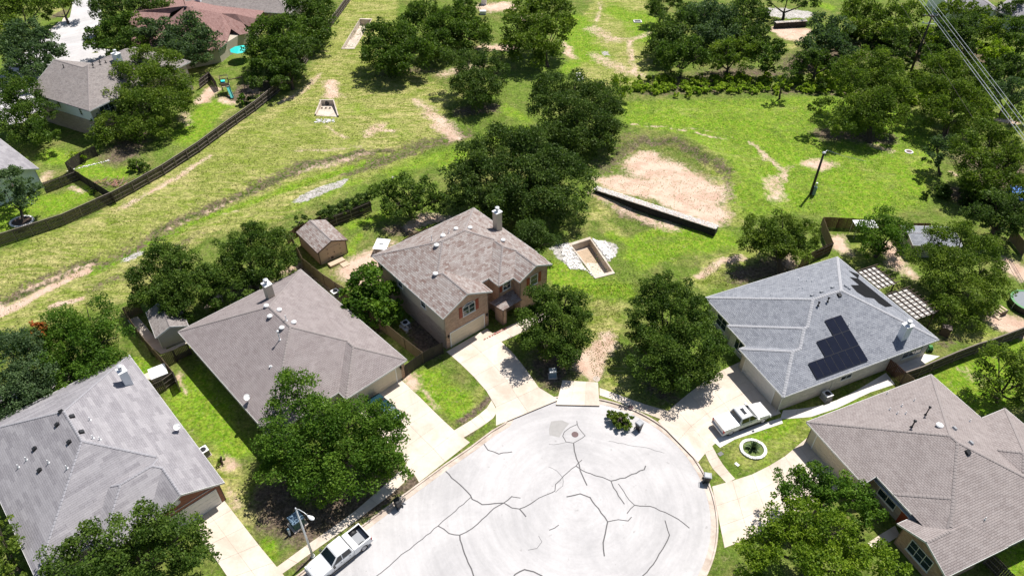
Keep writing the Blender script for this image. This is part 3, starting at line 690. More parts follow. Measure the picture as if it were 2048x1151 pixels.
# sunken drain basins
def basin(name, label, rim, depth, open_side=None, mats=None, windows=False):
    c = Vector((sum(p[0] for p in rim)/len(rim), sum(p[1] for p in rim)/len(rim)))
    root = thing(name, label, 'drain', (c.x, c.y, 0))
    R_ = [Vector(p)-c for p in rim]
    R_ = [v*(1+.18/v.length) for v in R_]
    inn = [v*(1-.55/v.length) for v in R_]
    A_x = sum(R_[i].x*R_[(i+1) % 4].y-R_[(i+1) % 4].x*R_[i].y for i in range(4))
    MB().prism([v*(1-.1/v.length) for v in R_], -depth-.15, -depth).build('floor', MAT['box_conc'], root)
    for i in range(len(R_)):
        if i == open_side: 
            MB().prism([R_[i], R_[(i+1) % 4], inn[(i+1) % 4], inn[i]], -depth-.1, -depth*.5).build('sill', MAT['box_conc'], root); continue
        MB().prism([R_[i], R_[(i+1) % 4], inn[(i+1) % 4], inn[i]], -depth-.1+.002*i, .10+.004*i).build('wall', MAT['box_conc'], root)
    return root, inn
nb, inn = basin('drain_basin', 'open rectangular concrete drain basin flanked by white rock beside the brick house', boxes['near'], 1.0)
MB().prism([inn[0]*.8+inn[1]*.1, inn[1]*.85, inn[2]*.5+inn[1]*.4, inn[3]*.3+inn[0]*.5], -1.0, -.99).build('stain', mat('rust_stain', (.42, .31, .21), .8, var=.35), nb)
fb, inn = basin('drain_basin', 'long narrow concrete drain basin in the upper meadow beside oaks', boxes['far'], 1.2)
MB().prism([inn[0]*.9, inn[0]*.6+inn[1]*.35, inn[3]*.6+inn[2]*.35, inn[3]*.9], -.7, -.6).build('weir_wall', MAT['box_conc'], fb)

# ---------------------------------------------------------------- houses
def clip(poly, a, b, c):          # keep a*x+b*y+c >= 0
    out = []; n = len(poly)
    for i in range(n):
        p, q = poly[i], poly[(i+1) % n]; dp = a*p[0]+b*p[1]+c; dq = a*q[0]+b*q[1]+c
        if dp >= 0: out.append(p)
        if (dp >= 0) != (dq >= 0):
            t_ = dp/(dp-dq); out.append((p[0]+(q[0]-p[0])*t_, p[1]+(q[1]-p[1])*t_))
    return out
def area(poly):
    return abs(sum(poly[i][0]*poly[(i+1) % len(poly)][1]-poly[(i+1) % len(poly)][0]*poly[i][1] for i in range(len(poly))))/2 if len(poly) > 2 else 0

class Block:
    """one roof volume: plan rectangle, eave height, pitch; sides W E S N are hip unless named as gable"""
    def __init__(s, u0, u1, v0, v1, e=2.9, p=.5, gable='', dom=None):
        s.r = (u0, u1, v0, v1); s.d = dom or s.r; s.e = e; s.p = p; s.g = gable
        s.pl = {}
        if 'W' not in gable: s.pl['W'] = (p, 0, e-p*u0)
        if 'E' not in gable: s.pl['E'] = (-p, 0, e+p*u1)
        if 'S' not in gable: s.pl['S'] = (0, p, e-p*v0)
        if 'N' not in gable: s.pl['N'] = (0, -p, e+p*v1)
    def h(s, u, v):
        u0, u1, v0, v1 = s.d
        if not (u0-1e-6 <= u <= u1+1e-6 and v0-1e-6 <= v <= v1+1e-6): return -9
        return min(a*u+b*v+c for a, b, c in s.pl.values())
    def rect(s): u0, u1, v0, v1 = s.d; return [(u0, v0), (u1, v0), (u1, v1), (u0, v1)]

class House:
    def __init__(s, name, label, origin, ang, blocks, roofmat, capmat='cap', cat='house', fascia='trim', capw=.17, group=None):
        s.t = math.radians(ang); s.blocks = blocks; s.o = Vector(origin)
        s.root = thing(name, label, cat, (origin[0], origin[1], 0), s.t, group)
        s.mat = roofmat; s.capmat = capmat
        s.build_roof(fascia, capw)
    def H(s, u, v): return max(b.h(u, v) for b in s.blocks)
    def loc(s, px, py, z):
        q = W(px, py, z); d = Vector((q.x-s.o[0], q.y-s.o[1])); c_, s_ = math.cos(s.t), math.sin(s.t)
        return (d.x*c_+d.y*s_, -d.x*s_+d.y*c_)
    def onroof(s, px, py):
        z = 12.0
        while z > 1.0:
            u, v = s.loc(px, py, z)
            if s.H(u, v) >= z: break
            z -= .03
        return u, v, z
    def build_roof(s, fascia, capw):
        mb = MB()
        for i, b in enumerate(s.blocks):
            for side, pl in b.pl.items():
                poly = b.rect()
                for s2, p2 in b.pl.items():
                    if s2 != side: poly = clip(poly, p2[0]-pl[0], p2[1]-pl[1], p2[2]-pl[2])
                pcs = [poly]
                for j, o in enumerate(s.blocks):
                    if j == i: continue
                    eps = 1e-4 if j > i else -1e-4
                    u0, u1, v0, v1 = o.d
                    hp = [(1, 0, -u0), (-1, 0, u1), (0, 1, -v0), (0, -1, v1)]
                    hp += [(q[0]-pl[0], q[1]-pl[1], q[2]-pl[2]-eps) for q in o.pl.values()]
                    new = []
                    for pc in pcs:
                        rem = pc
                        for a, b_, c in hp:
                            out = clip(rem, -a, -b_, -c)
                            if area(out) > 1e-4: new.append(out)
                            rem = clip(rem, a, b_, c)
                            if area(rem) < 1e-5: break
                    pcs = new
                u0, u1, v0, v1 = b.r; k = math.sqrt(1+b.p**2)
                for pc in pcs:
                    if area(pc) < 1e-3: continue
                    p3 = [(x, y, pl[0]*x+pl[1]*y+pl[2]) for x, y in pc]
                    uv = {'W': [(-y, (x-u0)*k) for x, y in pc], 'E': [(y+.21, (u1-x)*k) for x, y in pc],
                          'S': [(x+.13, (y-v0)*k) for x, y in pc], 'N': [(-x+.4, (v1-y)*k) for x, y in pc]}[side]
                    mb.face(p3, 0, uv)
        me = mb.mesh('roof', MAT[s.mat])
        s.roof = link('roof', me, s.root)
        # underside, fascia, ridge caps
        for i, b in enumerate(s.blocks):
            u0, u1, v0, v1 = b.d; z = b.e
            gi = lambda k: .5 if k in b.g else .05
            if u1-u0 > 2: MB().box(u0+gi('W'), u1-gi('E'), v0+gi('S'), v1-gi('N'), z-.2-.004*i, z-.16-.004*i).build('soffit', MAT[fascia], s.root)
            segs = {'W': ((u0, v0), (u0, v1)), 'E': ((u1, v0), (u1, v1)), 'S': ((u0, v0), (u1, v0)), 'N': ((u0, v1), (u1, v1))}
            for side, (a, c) in segs.items():
                runs = s.runs(a, c, lambda x, y: all(o.h(x, y) < b.h(x, y)-.02 for o in s.blocks if o is not b) and not any(o is not b and o.d[0]+.02 < x < o.d[1]-.02 and o.d[2]+.02 < y < o.d[3]-.02 for o in s.blocks))
                nx, ny = {'W': (-1, 0), 'E': (1, 0), 'S': (0, -1), 'N': (0, 1)}[side]
                for p, q in runs:
                    if side not in b.g:
                        MB().bar((p[0]+nx*.012, p[1]+ny*.012, b.h(*p)-.1), (q[0]+nx*.012, q[1]+ny*.012, b.h(*q)-.1), .03, .2).build('fascia', MAT[fascia], s.root)
                if side in b.g:          # rake boards
                    m_ = ((a[0]+c[0])/2, (a[1]+c[1])/2); hz = b.h(m_[0]-nx*.001, m_[1]-ny*.001)
                    for e_ in (a, c):
                        MB().bar((e_[0]+nx*.015, e_[1]+ny*.015, z-.08), (m_[0]+nx*.015, m_[1]+ny*.015, hz-.07), .03, .2).build('rake_board', MAT[fascia], s.root)
            # caps
            pts = s.skeleton(b)
            for a, c in pts:
                L_ = math.hypot(c[0]-a[0], c[1]-a[1]) or 1; nx, ny = -(c[1]-a[1])/L_*.3, (c[0]-a[0])/L_*.3
                ok = lambda x, y: 0 < b.h(x, y) and s.H(x, y) <= b.h(x, y)+.02 and s.H(x+nx, y+ny) < s.H(x, y)-.03 and s.H(x-nx, y-ny) < s.H(x, y)-.03
                for p, q in s.runs(a, c, ok):
                    s.cap(p, q, capw)
    def runs(s, a, c, ok, n=160):
        out = []; st = None; L = math.hypot(a[0]-c[0], a[1]-c[1])
        P_ = [(a[0]+(c[0]-a[0])*k/n, a[1]+(c[1]-a[1])*k/n) for k in range(n+1)]
        for k, p in enumerate(P_):
            if ok(*p):
                if st is None: st = p
                en = p
            elif st is not None:
                out.append((st, en)); st = None
        if st is not None: out.append((st, en))
        return [r for r in out if math.hypot(r[0][0]-r[1][0], r[0][1]-r[1][1]) > .35]
    def skeleton(s, b):
        u0, u1, v0, v1 = b.r; W_, D = u1-u0, v1-v0; g = b.g; out = []
        if g:
            if 'N' in g or 'S' in g:      # ridge along v
                m = (u0+u1)/2; h = W_/2
                lo = v0 if 'S' in g else v0+h; hi = v1 if 'N' in g else v1-h
                out.append(((m, lo), (m, hi)))
                if 'S' not in g: out += [((u0, v0), (m, lo)), ((u1, v0), (m, lo))]
                if 'N' not in g: out += [((u0, v1), (m, hi)), ((u1, v1), (m, hi))]
            else:
                m = (v0+v1)/2; h = D/2
                lo = u0 if 'W' in g else u0+h; hi = u1 if 'E' in g else u1-h
                out.append(((lo, m), (hi, m)))
                if 'W' not in g: out += [((u0, v0), (lo, m)), ((u0, v1), (lo, m))]
                if 'E' not in g: out += [((u1, v0), (hi, m)), ((u1, v1), (hi, m))]
        else:
            h = min(W_, D)/2
            if W_ > D: A_1, B_1 = (u0+h, v0+h), (u1-h, v0+h)
            else: A_1, B_1 = (u0+h, v0+h), (u0+h, v1-h)
            out.append((A_1, B_1)); out.append(((u0, v0), A_1)); out.append(((u1, v1), B_1))
            if W_ > D: out += [((u0, v1), A_1), ((u1, v0), B_1)]
            else: out += [((u1, v0), A_1), ((u0, v1), B_1)]
        return out
    def cap(s, p, q, w_):
        L = math.hypot(q[0]-p[0], q[1]-p[1]); n = max(1, int(L/.30)); mb = MB()
        dx, dy = (q[0]-p[0])/L, (q[1]-p[1])/L; nx, ny = -dy, dx
        for k in range(n):
            fr_ = []
            for t_, up in ((k/n, .055), ((k+1.12)/n, .02)):
                t_ = min(t_, 1); x, y = p[0]+dx*L*t_, p[1]+dy*L*t_
                zc = s.H(x, y)
                r_ = [(x+nx*w_, y+ny*w_), (x, y), (x-nx*w_, y-ny*w_)]
                fr_.append([(a, b_, (zc if i == 1 else min(zc, max(s.H(a, b_), zc-w_*.8)))+up) for i, (a, b_) in enumerate(r_)])
            a, b_ = fr_
            mb.face([a[0], a[1], b_[1], b_[0]]); mb.face([a[1], a[2], b_[2], b_[1]])
            mb.face([a[2], a[1], a[0], (a[0][0], a[0][1], a[0][2]-.06), (a[2][0], a[2][1], a[2][2]-.06)])
        mb.build('ridge_cap', MAT[s.capmat], s.roof)
    # --- walls: prism under a rectangle, optional gable, per side materials
    def walls(s, u0, u1, v0, v1, m, z0=-.1, z1=2.75, gable=None, name='wall'):
        """four thin wall slabs; gable = (side, peak height)"""
        ms = m if isinstance(m, dict) else {k: m for k in 'WESN'}
        for side, (a, b) in {'W': ((u0, v1), (u0, v0)), 'E': ((u1, v0), (u1, v1)), 'S': ((u0, v0), (u1, v0)), 'N': ((u1, v1), (u0, v1))}.items():
            if ms.get(side) is None: continue
            L = math.hypot(b[0]-a[0], b[1]-a[1]); nx, ny = {'W': (1, 0), 'E': (-1, 0), 'S': (0, 1), 'N': (0, -1)}[side]
            prof = [(0, z0), (L, z0), (L, z1), (0, z1)]
            if gable and side in gable[0]: prof = [(0, z0), (L, z0), (L, z1), (L/2, gable[1]), (0, z1)]
            P = lambda d, z, k: (a[0]+(b[0]-a[0])*d/L+nx*k, a[1]+(b[1]-a[1])*d/L+ny*k, z)
            mb = MB(); mb.face([P(d, z, 0) for d, z in prof], 0, prof)
            mb.face([P(d, z, .12) for d, z in reversed(prof)], 0)
            n = len(prof)
            for i in range(n):
                d1, z_1 = prof[i]; d2, z_2 = prof[(i+1) % n]
                mb.face([P(d1, z_1, .12), P(d2, z_2, .12), P(d2, z_2, 0), P(d1, z_1, 0)])
            mb.build(name, MAT[ms[side]], s.root)
    def onwall(s, u, v, z, side):
        """matrix: local x along wall (seen from outside, left to right), y up, z outwards"""
        R_ = {'S': ((1,0,0), (0,0,1), (0,-1,0)), 'N': ((-1,0,0), (0,0,1), (0,1,0)), 'W': ((0,-1,0), (0,0,1), (-1,0,0)), 'E': ((0,1,0), (0,0,1), (1,0,0))}[side]
        M_ = Matrix([[R_[0][i], R_[1][i], R_[2][i], (u, v, z)[i]] for i in range(3)]+[[0, 0, 0, 1]])
        return M_
    def window(s, u, v, z, side, w_, h_, cols=2, rows=2, frame='trim', pane='glass', arch=False, sill=True):
        M_ = s.onwall(u, v, z, side); f = MB(); k = .055
        f.box(-w_/2-k, w_/2+k, -h_/2-k, -h_/2+.01, -.02, .06, 0, M_); f.box(-w_/2-k, w_/2+k, h_/2-.01, h_/2+k, -.02, .06, 0, M_)
        f.box(-w_/2-k, -w_/2+.01, -h_/2, h_/2, -.02, .055, 0, M_); f.box(w_/2-.01, w_/2+k, -h_/2, h_/2, -.02, .055, 0, M_)
        if arch:
            ap = [(w_/2*math.cos(a), h_/2+.32*math.sin(a)*w_/1.6) for a in [math.pi*i/8 for i in range(9)]]
            f.tube([M_ @ Vector((x, y, .03)) for x, y in ap], .04, 5)
        fo_ = f.build('window', MAT[frame], s.root)
        for i in range(cols):
            for j in range(rows):
                x0 = -w_/2+w_*i/cols; x1 = x0+w_/cols; y0 = -h_/2+h_*j/rows; y1 = y0+h_/rows; b_ = .025
                MB().box(x0+b_, x1-b_, y0+b_, y1-b_, .0, .022, 0, M_).build('pane', MAT[pane], fo_)
        mu = MB()
        for i in range(1, cols): mu.box(-w_/2+w_*i/cols-.025, -w_/2+w_*i/cols+.025, -h_/2, h_/2, .0, .045, 0, M_)
        for j in range(1, rows): mu.box(-w_/2, w_/2, -h_/2+h_*j/rows-.02, -h_/2+h_*j/rows+.02, .0, .042, 0, M_)
        if mu.v: mu.build('muntin', MAT[frame], fo_)
        if arch:
            mb = MB(); mb.face([M_ @ Vector((x, y, .012)) for x, y in ap]); mb.build('pane', MAT[pane], fo_)
        if sill: MB().box(-w_/2-.1, w_/2+.1, -h_/2-.13, -h_/2-.056, -.02, .1, 0, M_).build('sill', MAT[frame], fo_)
        return fo_
    def shutter(s, u, v, z, side, w_, h_):
        M_ = s.onwall(u, v, z, side)
        MB().box(-w_/2, w_/2, -h_/2, h_/2, 0, .045, 0, M_).box(-w_/2+.05, w_/2-.05, .05, h_/2-.06, .045, .06, 0, M_).box(-w_/2+.05, w_/2-.05, -h_/2+.06, -.05, .045, .06, 0, M_).build('shutter', MAT['shutter'], s.root)
    def garage(s, u, v, side, w_=4.9, h_=2.15, m='door'):
        M_ = s.onwall(u, v, 0, side)
        d = MB().box(-w_/2, w_/2, 0, h_, -.02, .03, 0, M_).build('garage_door', MAT[m], s.root)
        for j in range(4):
            mb = MB()
            for i in range(8):
                x0 = -w_/2+w_*i/8+.06; mb.box(x0, x0+w_/8-.12, h_*j/4+.09, h_*(j+1)/4-.07, .03, .045, 0, M_)
            mb.build('door_section', MAT[m], d)
        mb = MB()
        mb.box(-w_/2-.12, -w_/2, 0, h_+.12, -.02, .06, 0, M_); mb.box(w_/2, w_/2+.12, 0, h_+.12, -.02, .06, 0, M_); mb.box(-w_/2, w_/2, h_, h_+.12, -.02, .058, 0, M_)
        mb.build('door_frame', MAT['trim'], s.root)
    def walllamp(s, u, v, z, side):
        M_ = s.onwall(u, v, z, side)
        MB().box(-.07, .07, -.16, .14, 0, .16, 0, M_).box(-.1, .1, .14, .2, 0, .2, 0, M_).build('wall_lamp', MAT['black'], s.root)
    def chimney(s, px, py, w_, d_, ht, body, capm='vent_w', rot=0):
        u, v, z = s.onroof(px, py)
        M_ = Matrix.Translation((u, v, 0)) @ Matrix.Rotation(rot, 4, 'Z')
        c = MB().box(-w_/2, w_/2, -d_/2, d_/2, z-1.6, z+ht, 0, M_).build('chimney', MAT[body], s.root)
        MB().box(-w_/2-.07, w_/2+.07, -d_/2-.07, d_/2+.07, z+ht, z+ht+.07, 0, M_).build('chimney_top', MAT[capm], c)
        MB().lathe([(.14, 0), (.14, .22), (.24, .26), (.24, .33), (.16, .36), (.16, .5), (.27, .54), (.27, .6), (.05, .68)], 14, 0, (u, v, z+ht+.07)).build('flue_cap', MAT['metal'], c, smooth=False)
        return c
    def pipe(s, px, py, h_=.55, r=.05, m='vent_w', tip=False):
        u, v, z = s.onroof(px, py); mb = MB().tube([(u, v, z-.2), (u, v, z+h_)], r, 8)
        mb.lathe([(r*2.6, -.02), (r*2.2, .06), (r, .12)], 8, 0, (u, v, z))
        if tip: mb.lathe([(r*1.9, -.14), (r*2.4, 0), (r*.6, .1)], 8, 0, (u, v, z+h_))
        mb.build('vent_pipe', MAT[m], s.root)
    def dome(s, px, py, r=.3, m='vent_w'):
        u, v, z = s.onroof(px, py)
        MB().lathe([(r*.45, -.2), (r*.5, .13), (r, .15), (r*.98, .22), (r*.7, .3), (r*.1, .34)], 16, 0, (u, v, z)).build('turbine_vent', MAT[m], s.root)
    def boxvent(s, px, py, m='black', sz=.38):
        u, v, z = s.onroof(px, py); e = .05
        g = Vector(((s.H(u+e, v)-s.H(u-e, v))/(2*e), (s.H(u, v+e)-s.H(u, v-e))/(2*e)))
        a = math.atan2(g.y, g.x); M_ = Matrix.Translation((u, v, z)) @ Matrix.Rotation(a, 4, 'Z') @ Matrix.Rotation(-math.atan(g.length), 4, 'Y')
        MB().box(-sz/2-.05, sz/2+.05, -sz/2-.05, sz/2+.05, 0, .03, 0, M_).box(-sz/2, sz/2, -sz/2, sz/2, .03, .2, 0, M_).build('roof_vent', MAT[m], s.root, bevel=.03)
    def dish(s, px, py, r=.38, face=(0.4, -.6, .65)):
        u, v, z = s.onroof(px, py); f = Vector(face).normalized()
        q = f.to_track_quat('Z', 'Y').to_matrix().to_4x4(); M_ = Matrix.Translation((u, v, z+.75)) @ q
        mb = MB(); n = 16
        pr = [(0.0, -.1), (r*.5, -.075), (r*.85, -.03), (r, 0)]
        rings = [[M_ @ Vector((a*math.cos(t_), a*.88*math.sin(t_), b_)) for t_ in [2*math.pi*k/n for k in range(n)]] for a, b_ in pr]
        for i in range(3):
            for k in range(n): mb.face([rings[i][k], rings[i][(k+1) % n], rings[i+1][(k+1) % n], rings[i+1][k]])
        d = mb.build('satellite_dish', MAT['vent_w'], s.root)
        MB().tube([(u, v, z-.1), (u, v, z+.4), M_ @ Vector((0, 0, -.1))], .03, 6).tube([M_ @ Vector((0, -r*.8, 0)), M_ @ Vector((0, -.1, r*.9))], .015, 5).build('dish_mast', MAT['metal'], d)
        MB().box(-.06, .06, -.16, -.02, r*.85, r, 0, M_).build('dish_receiver', MAT['solarlid'], d)

def O(px, py, z): q = W(px, py, z); return (q.x, q.y)

# A: lower left
A = House('house', 'single-storey house at lower left, pale grey streaked hip roof and red brick garage gable', O(441, 954, 2.9), 43.5,
  [Block(-15.75, 0, 1.3, 21.8), Block(-11.3, 0, -.45, 8), Block(-7.25, .004, -.75, 8, gable='S')], 'shA', 'cap', capw=.11)
A.walls(-15.3, -.45, 1.8, 21.3, 'brick_grey', z1=2.85)
A.walls(-6.85, -.38, -.32, 4, {'S': 'brick_red', 'E': 'brick_red', 'W': 'brick_red'}, z1=2.85, gable=('S', 4.45))
A.garage(-3.4, -.33, 'S', 4.9, 2.15, 'door_w')
mb = MB(); M_ = A.onwall(-4.3, -.32, 3.55, 'S'); q = [M_ @ Vector((.42*math.cos(a), .27*math.sin(a), .04)) for a in [2*math.pi*k/18 for k in range(18)]]
mb.tube(q+[q[0]], .05, 6, caps=False); mb.face(q); mb.build('oval_vent', MAT['vent_w'], A.root)
A.chimney(256, 765, .75, .95, 1.9, 'siding_w')
for p_ in [(122,823),(144,833),(163,864)]: A.boxvent(*p_)
for p_ in [(70,897),(115,849),(139,884),(80,940)]: A.boxvent(*p_, sz=.34)
for p_ in [(187,876),(201,879),(54,919),(38,934),(98,925),(135,936),(181,840)]: A.pipe(*p_, h_=.45)
A.dish(358, 862)

# B: centre left taupe
B = House('house', 'single-storey house with wide taupe brown hip roof and white round roof vents, left of centre', O(814, 719, 2.9), 44.2,
  [Block(-16.1, 0, 1.3, 21.8), Block(-8.0, .004, 0, 9)], 'shB', 'capB', capw=.11)
B.walls(-15.6, -.45, 1.75, 21.3, 'brick_cream', z1=2.85)
B.walls(-7.55, -.46, .45, 4, 'siding', z1=2.85)
B.garage(-3.9, .44, 'S', 4.9, 2.15, 'door')
for x_ in (-.55, -7.45): MB().box(x_-.09, x_+.35 if x_ > -2 else x_+.12, .38, .6, 0, 2.75).build('corner_pier', MAT['brick_tan'], B.root)
B.walllamp(-.75, .38, 1.9, 'S')
B.chimney(541, 594, .8, .9, 2.0, 'siding')
for p_ in [(533,613),(559,621),(588,646),(540,634),(564,657)]: B.dome(*p_)
B.pipe(573, 641, .8, .055); B.pipe(560, 679, 1.3, .06, tip=True); B.boxvent(542, 733, 'vent_w', .2)
B.dish(497, 803)
B.window(-12.2, 1.72, 1.5, 'S', 1.8, 1.5, 2, 2)

# C: two storeys, brick
C = House('house', 'two-storey tan brick house with mottled brown shingles and red shutters, in the centre', O(883, 634, 5.5), 40.5,
  [Block(0, 16.0, 1.8, 14.5, 5.5, .45), Block(8.3, 15.9, 0, 9, 5.5, .45), Block(10.6, 15.8, -1.15, 8, 5.5, .45, 'S'), Block(-.004, 7.1, -.3, 8, 5.5, .47, 'S')], 'shC', 'capB', capw=.12)
C.walls(.42, 15.5, 2.2, 14.0, {'W': 'brick_grey', 'E': 'brick_tan', 'N': 'brick_tan', 'S': 'brick_tan'}, z1=3.0)
C.walls(.40, 15.5, 2.2, 14.0, {'W': 'siding', 'E': 'siding', 'N': 'siding', 'S': 'brick_tan'}, z0=3.0, z1=5.45)
C.walls(.38, 6.75, .12, 5, {'S': 'brick_tan', 'E': 'brick_tan', 'W': None}, z1=5.45, gable=('S', 7.0))
C.walls(.38, 6.75, .12, 3, {'W': 'brick_grey'}, z1=3.0); C.walls(.385, 6.75, .12, 3, {'W': 'siding'}, z0=3.0, z1=5.45)
C.walls(8.75, 15.45, .45, 4, 'brick_tan', z1=5.42)
C.walls(11.0, 15.4, -.75, 3, {'S': 'brick_tan', 'E': 'brick_tan', 'W': 'brick_tan'}, z1=5.43, gable=('S', 6.5))
C.garage(3.55, .11, 'S', 4.9, 2.2, 'door')
C.window(3.9, .12, 4.35, 'S', 1.7, 1.25, 2, 2, arch=True); C.shutter(2.72, .12, 4.45, 'S', .45, 1.6); C.shutter(5.1, .12, 4.45, 'S', .45, 1.6)
C.window(13.2, -.75, 4.2, 'S', 1.1, 1.4, 1, 2); C.shutter(12.25, -.75, 4.2, 'S', .42, 1.5); C.shutter(14.15, -.75, 4.2, 'S', .42, 1.5)
C.window(9.9, .45, 4.4, 'S', 1.1, 1.1, 1, 2); C.shutter(9.0, .45, 4.4, 'S', .35, 1.2)
C.window(.38, 4.2, 4.4, 'W', .9, 1.0, 1, 2); C.window(.38, 9, 4.4, 'W', .9, 1.0, 1, 2)
C.walllamp(.75, .11, 1.9, 'S'); C.walllamp(6.45, .11, 1.9, 'S')
E_ = C
# porch with lower roof between the wings
pr = MB(); pr.face([(7.2, .45, 3.15), (10.9, .45, 3.15), (10.9, -1.2, 2.6), (7.9, -1.2, 2.6)], 0, ((0,0),(3.7,0),(3.7,1.8),(.7,1.8)))
pr.face([(7.2, .45, 3.02), (7.9, -1.2, 2.45), (10.9, -1.2, 2.45), (10.9, .45, 3.02)]); pr.face([(7.9,-1.2,2.45),(7.9,-1.2,2.6),(10.9,-1.2,2.6),(10.9,-1.2,2.45)])
pr.face([(7.9,-1.2,2.45),(7.2,.45,3.02),(7.2,.45,3.15),(7.9,-1.2,2.6)]); pr.build('porch_roof', MAT['shC'], C.root)
C.walls(8.0, 8.6, -1.1, .45, 'brick_tan', z1=2.5, name='porch_pier')
MB().box(7.1, 7.9, 2.12, 2.2, 0, 2.1).build('front_door', MAT['trim_b'], C.root)
C.chimney(995, 458, .85, .85, 2.7, 'siding')
for p_ in [(873,492),(871,549),(886,473)]: C.dome(*p_, r=.33)
for p_ in [(912,459),(940,457),(1006,482)]: C.dome(*p_, r=.3)
C.pipe(864, 481, .8, .05); C.pipe(898, 466, .6, .05); C.pipe(886, 471, .5, .05)

# D: blue grey with solar panels
D = House('house', 'single-storey house with blue-grey shingle hip roof carrying black solar panels', O(1568, 793, 2.9), 22.8,
  [Block(1.35, 21.7, 0, 16.3, 2.9, .445), Block(.9, 14, -.004, 11.2, 2.9, .445), Block(-.1, 12, -.008, 7.6, 2.9, .445)], 'shD', 'capD', capw=.17)
D.walls(1.8, 21.2, .45, 15.8, 'brick_cream', z1=2.85); D.walls(1.3, 10, .42, 10.8, 'brick_cream', z1=2.84); D.walls(.3, 9, .39, 7.2, {'W': 'siding', 'S': 'brick_cream', 'N': 'brick_cream'}, z1=2.83)
D.garage(.29, 4.0, 'W', 4.9, 2.15, 'door_w')
D.window(1.3, 9.0, 1.5, 'W', 1.3, 1.5, 2, 1); D.window(1.8, 13.0, 1.5, 'W', 1.8, 1.6, 2, 2)
u_, v_ = D.loc(1690, 752, 1.6)
D.window(u_, .39, 1.7, 'S', 1.5, .6, 2, 1); u_, v_ = D.loc(1825, 704, 1.6); D.window(u_, .45, 1.7, 'S', 2.9, 1.3, 3, 2)
MB().tube([(7.2, .3, 2.7), (7.2, .36, 0)], .04, 6).build('downpipe', MAT['trim'], D.root); MB().tube([(.22, .3, 2.7), (.22, .3, 0)], .045, 6).build('downpipe', MAT['trim'], D.root)
D.chimney(1804, 674, .95, .75, 1.9, 'siding_w')
# solar panels laid on the south slope: rows of photo quads turned into slope rectangles
k_ = .445; ang_ = math.atan(k_)
def solar_row(px0, n, pw, pl, key):
    pass
def slope_pt(px, py): return D.onroof(px, py)
c1 = slope_pt(1651, 641)[:2]; c2 = slope_pt(1683, 630)[:2]; c3 = slope_pt(1736, 722)[:2]; c4 = slope_pt(1635, 763)[:2]
# read sizes off the corners
u_r = c3[0]; v_b = c3[1]; pw = 1.02; ph = 1.66; ck = math.cos(ang_)
rows = [(v_b, c4[0], u_r)]
def panels(v0, u0, u1, n):
    wd = (u1-u0)/n
    for i in range(n):
        M_ = Matrix.Translation((u0+wd*i, v0, D.H(u0+wd*i, v0)+.1)) @ Matrix.Rotation(ang_, 4, 'X')
        b_ = MB().box(.012, wd-.012, .012, PH-.012, 0, .04, 0, M_).build('solar_panel', MAT['solframe'], D.root)
        MB().box(.035, wd-.035, .035, PH-.035, .04, .045, 0, M_).build('solar_glass', MAT['solar'], b_)
r1 = slope_pt(1635, 763); r2 = slope_pt(1736, 722); r3 = slope_pt(1718, 692); r4 = slope_pt(1634, 685); r5 = slope_pt(1700, 661); r6 = slope_pt(1651, 641); r7 = slope_pt(1683, 630)
PH = (r7[1]-r2[1])/3/ck
uL = [slope_pt(*q)[0] for q in ((1626,747), (1642,701), (1658,658))]
for k, ul in enumerate(uL): panels(r2[1]+k*PH*ck, ul, r2[0]-.02, max(2, round((r2[0]-ul)/1.05)))
for p_ in [(1624,592),(1643,585),(1665,576),(1690,573),(1697,578)]: D.boxvent(*p_, m='solarlid', sz=.3)
D.boxvent(1678, 590, 'black', .42)
D.pipe(1636, 611, .55, .06, 'black', True); D.pipe(1655, 603, .6, .06, 'black', True); D.pipe(1697, 650, .35, .04)
for p_ in [(1597,559),(1614,562),(1598,577),(1605,577),(1542,590),(1623,563)]: D.pipe(*p_, h_=.25, r=.035)
# dark felt patch with saw-tooth edge on the rear slope
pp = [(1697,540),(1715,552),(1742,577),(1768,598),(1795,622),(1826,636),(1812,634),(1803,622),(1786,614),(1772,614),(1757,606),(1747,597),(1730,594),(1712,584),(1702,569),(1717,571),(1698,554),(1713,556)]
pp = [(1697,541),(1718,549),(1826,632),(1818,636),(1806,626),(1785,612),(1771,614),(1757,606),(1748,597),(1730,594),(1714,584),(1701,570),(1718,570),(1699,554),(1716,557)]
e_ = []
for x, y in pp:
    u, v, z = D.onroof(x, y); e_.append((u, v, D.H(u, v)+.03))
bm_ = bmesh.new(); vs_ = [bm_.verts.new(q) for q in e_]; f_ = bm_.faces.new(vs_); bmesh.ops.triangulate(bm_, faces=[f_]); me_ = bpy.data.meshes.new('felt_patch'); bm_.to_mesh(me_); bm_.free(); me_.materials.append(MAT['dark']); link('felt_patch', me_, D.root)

# E: lower right
Eh = House('house', 'single-storey house with warm grey shingle hip roof and white-framed gable window, at the lower right', O(1617, 847, 2.9), 22.5,
  [Block(0, 16.7, -17.2, .3, 2.9, .44, dom=(1.3, 16.7, -17.2, .3)), Block(0, 16.7, -17.2, .3, 2.9, .44, dom=(0, 1.3, -7.6, .3)), Block(1.55, 10, -17.1, -9.4, 2.9, .45), Block(-.15, 7, -17.25, -11.9, 2.9, .46, 'W'), Block(9, 20.0, -17.0, -6.1, 2.9, .42)], 'shE', 'capB', capw=.13)
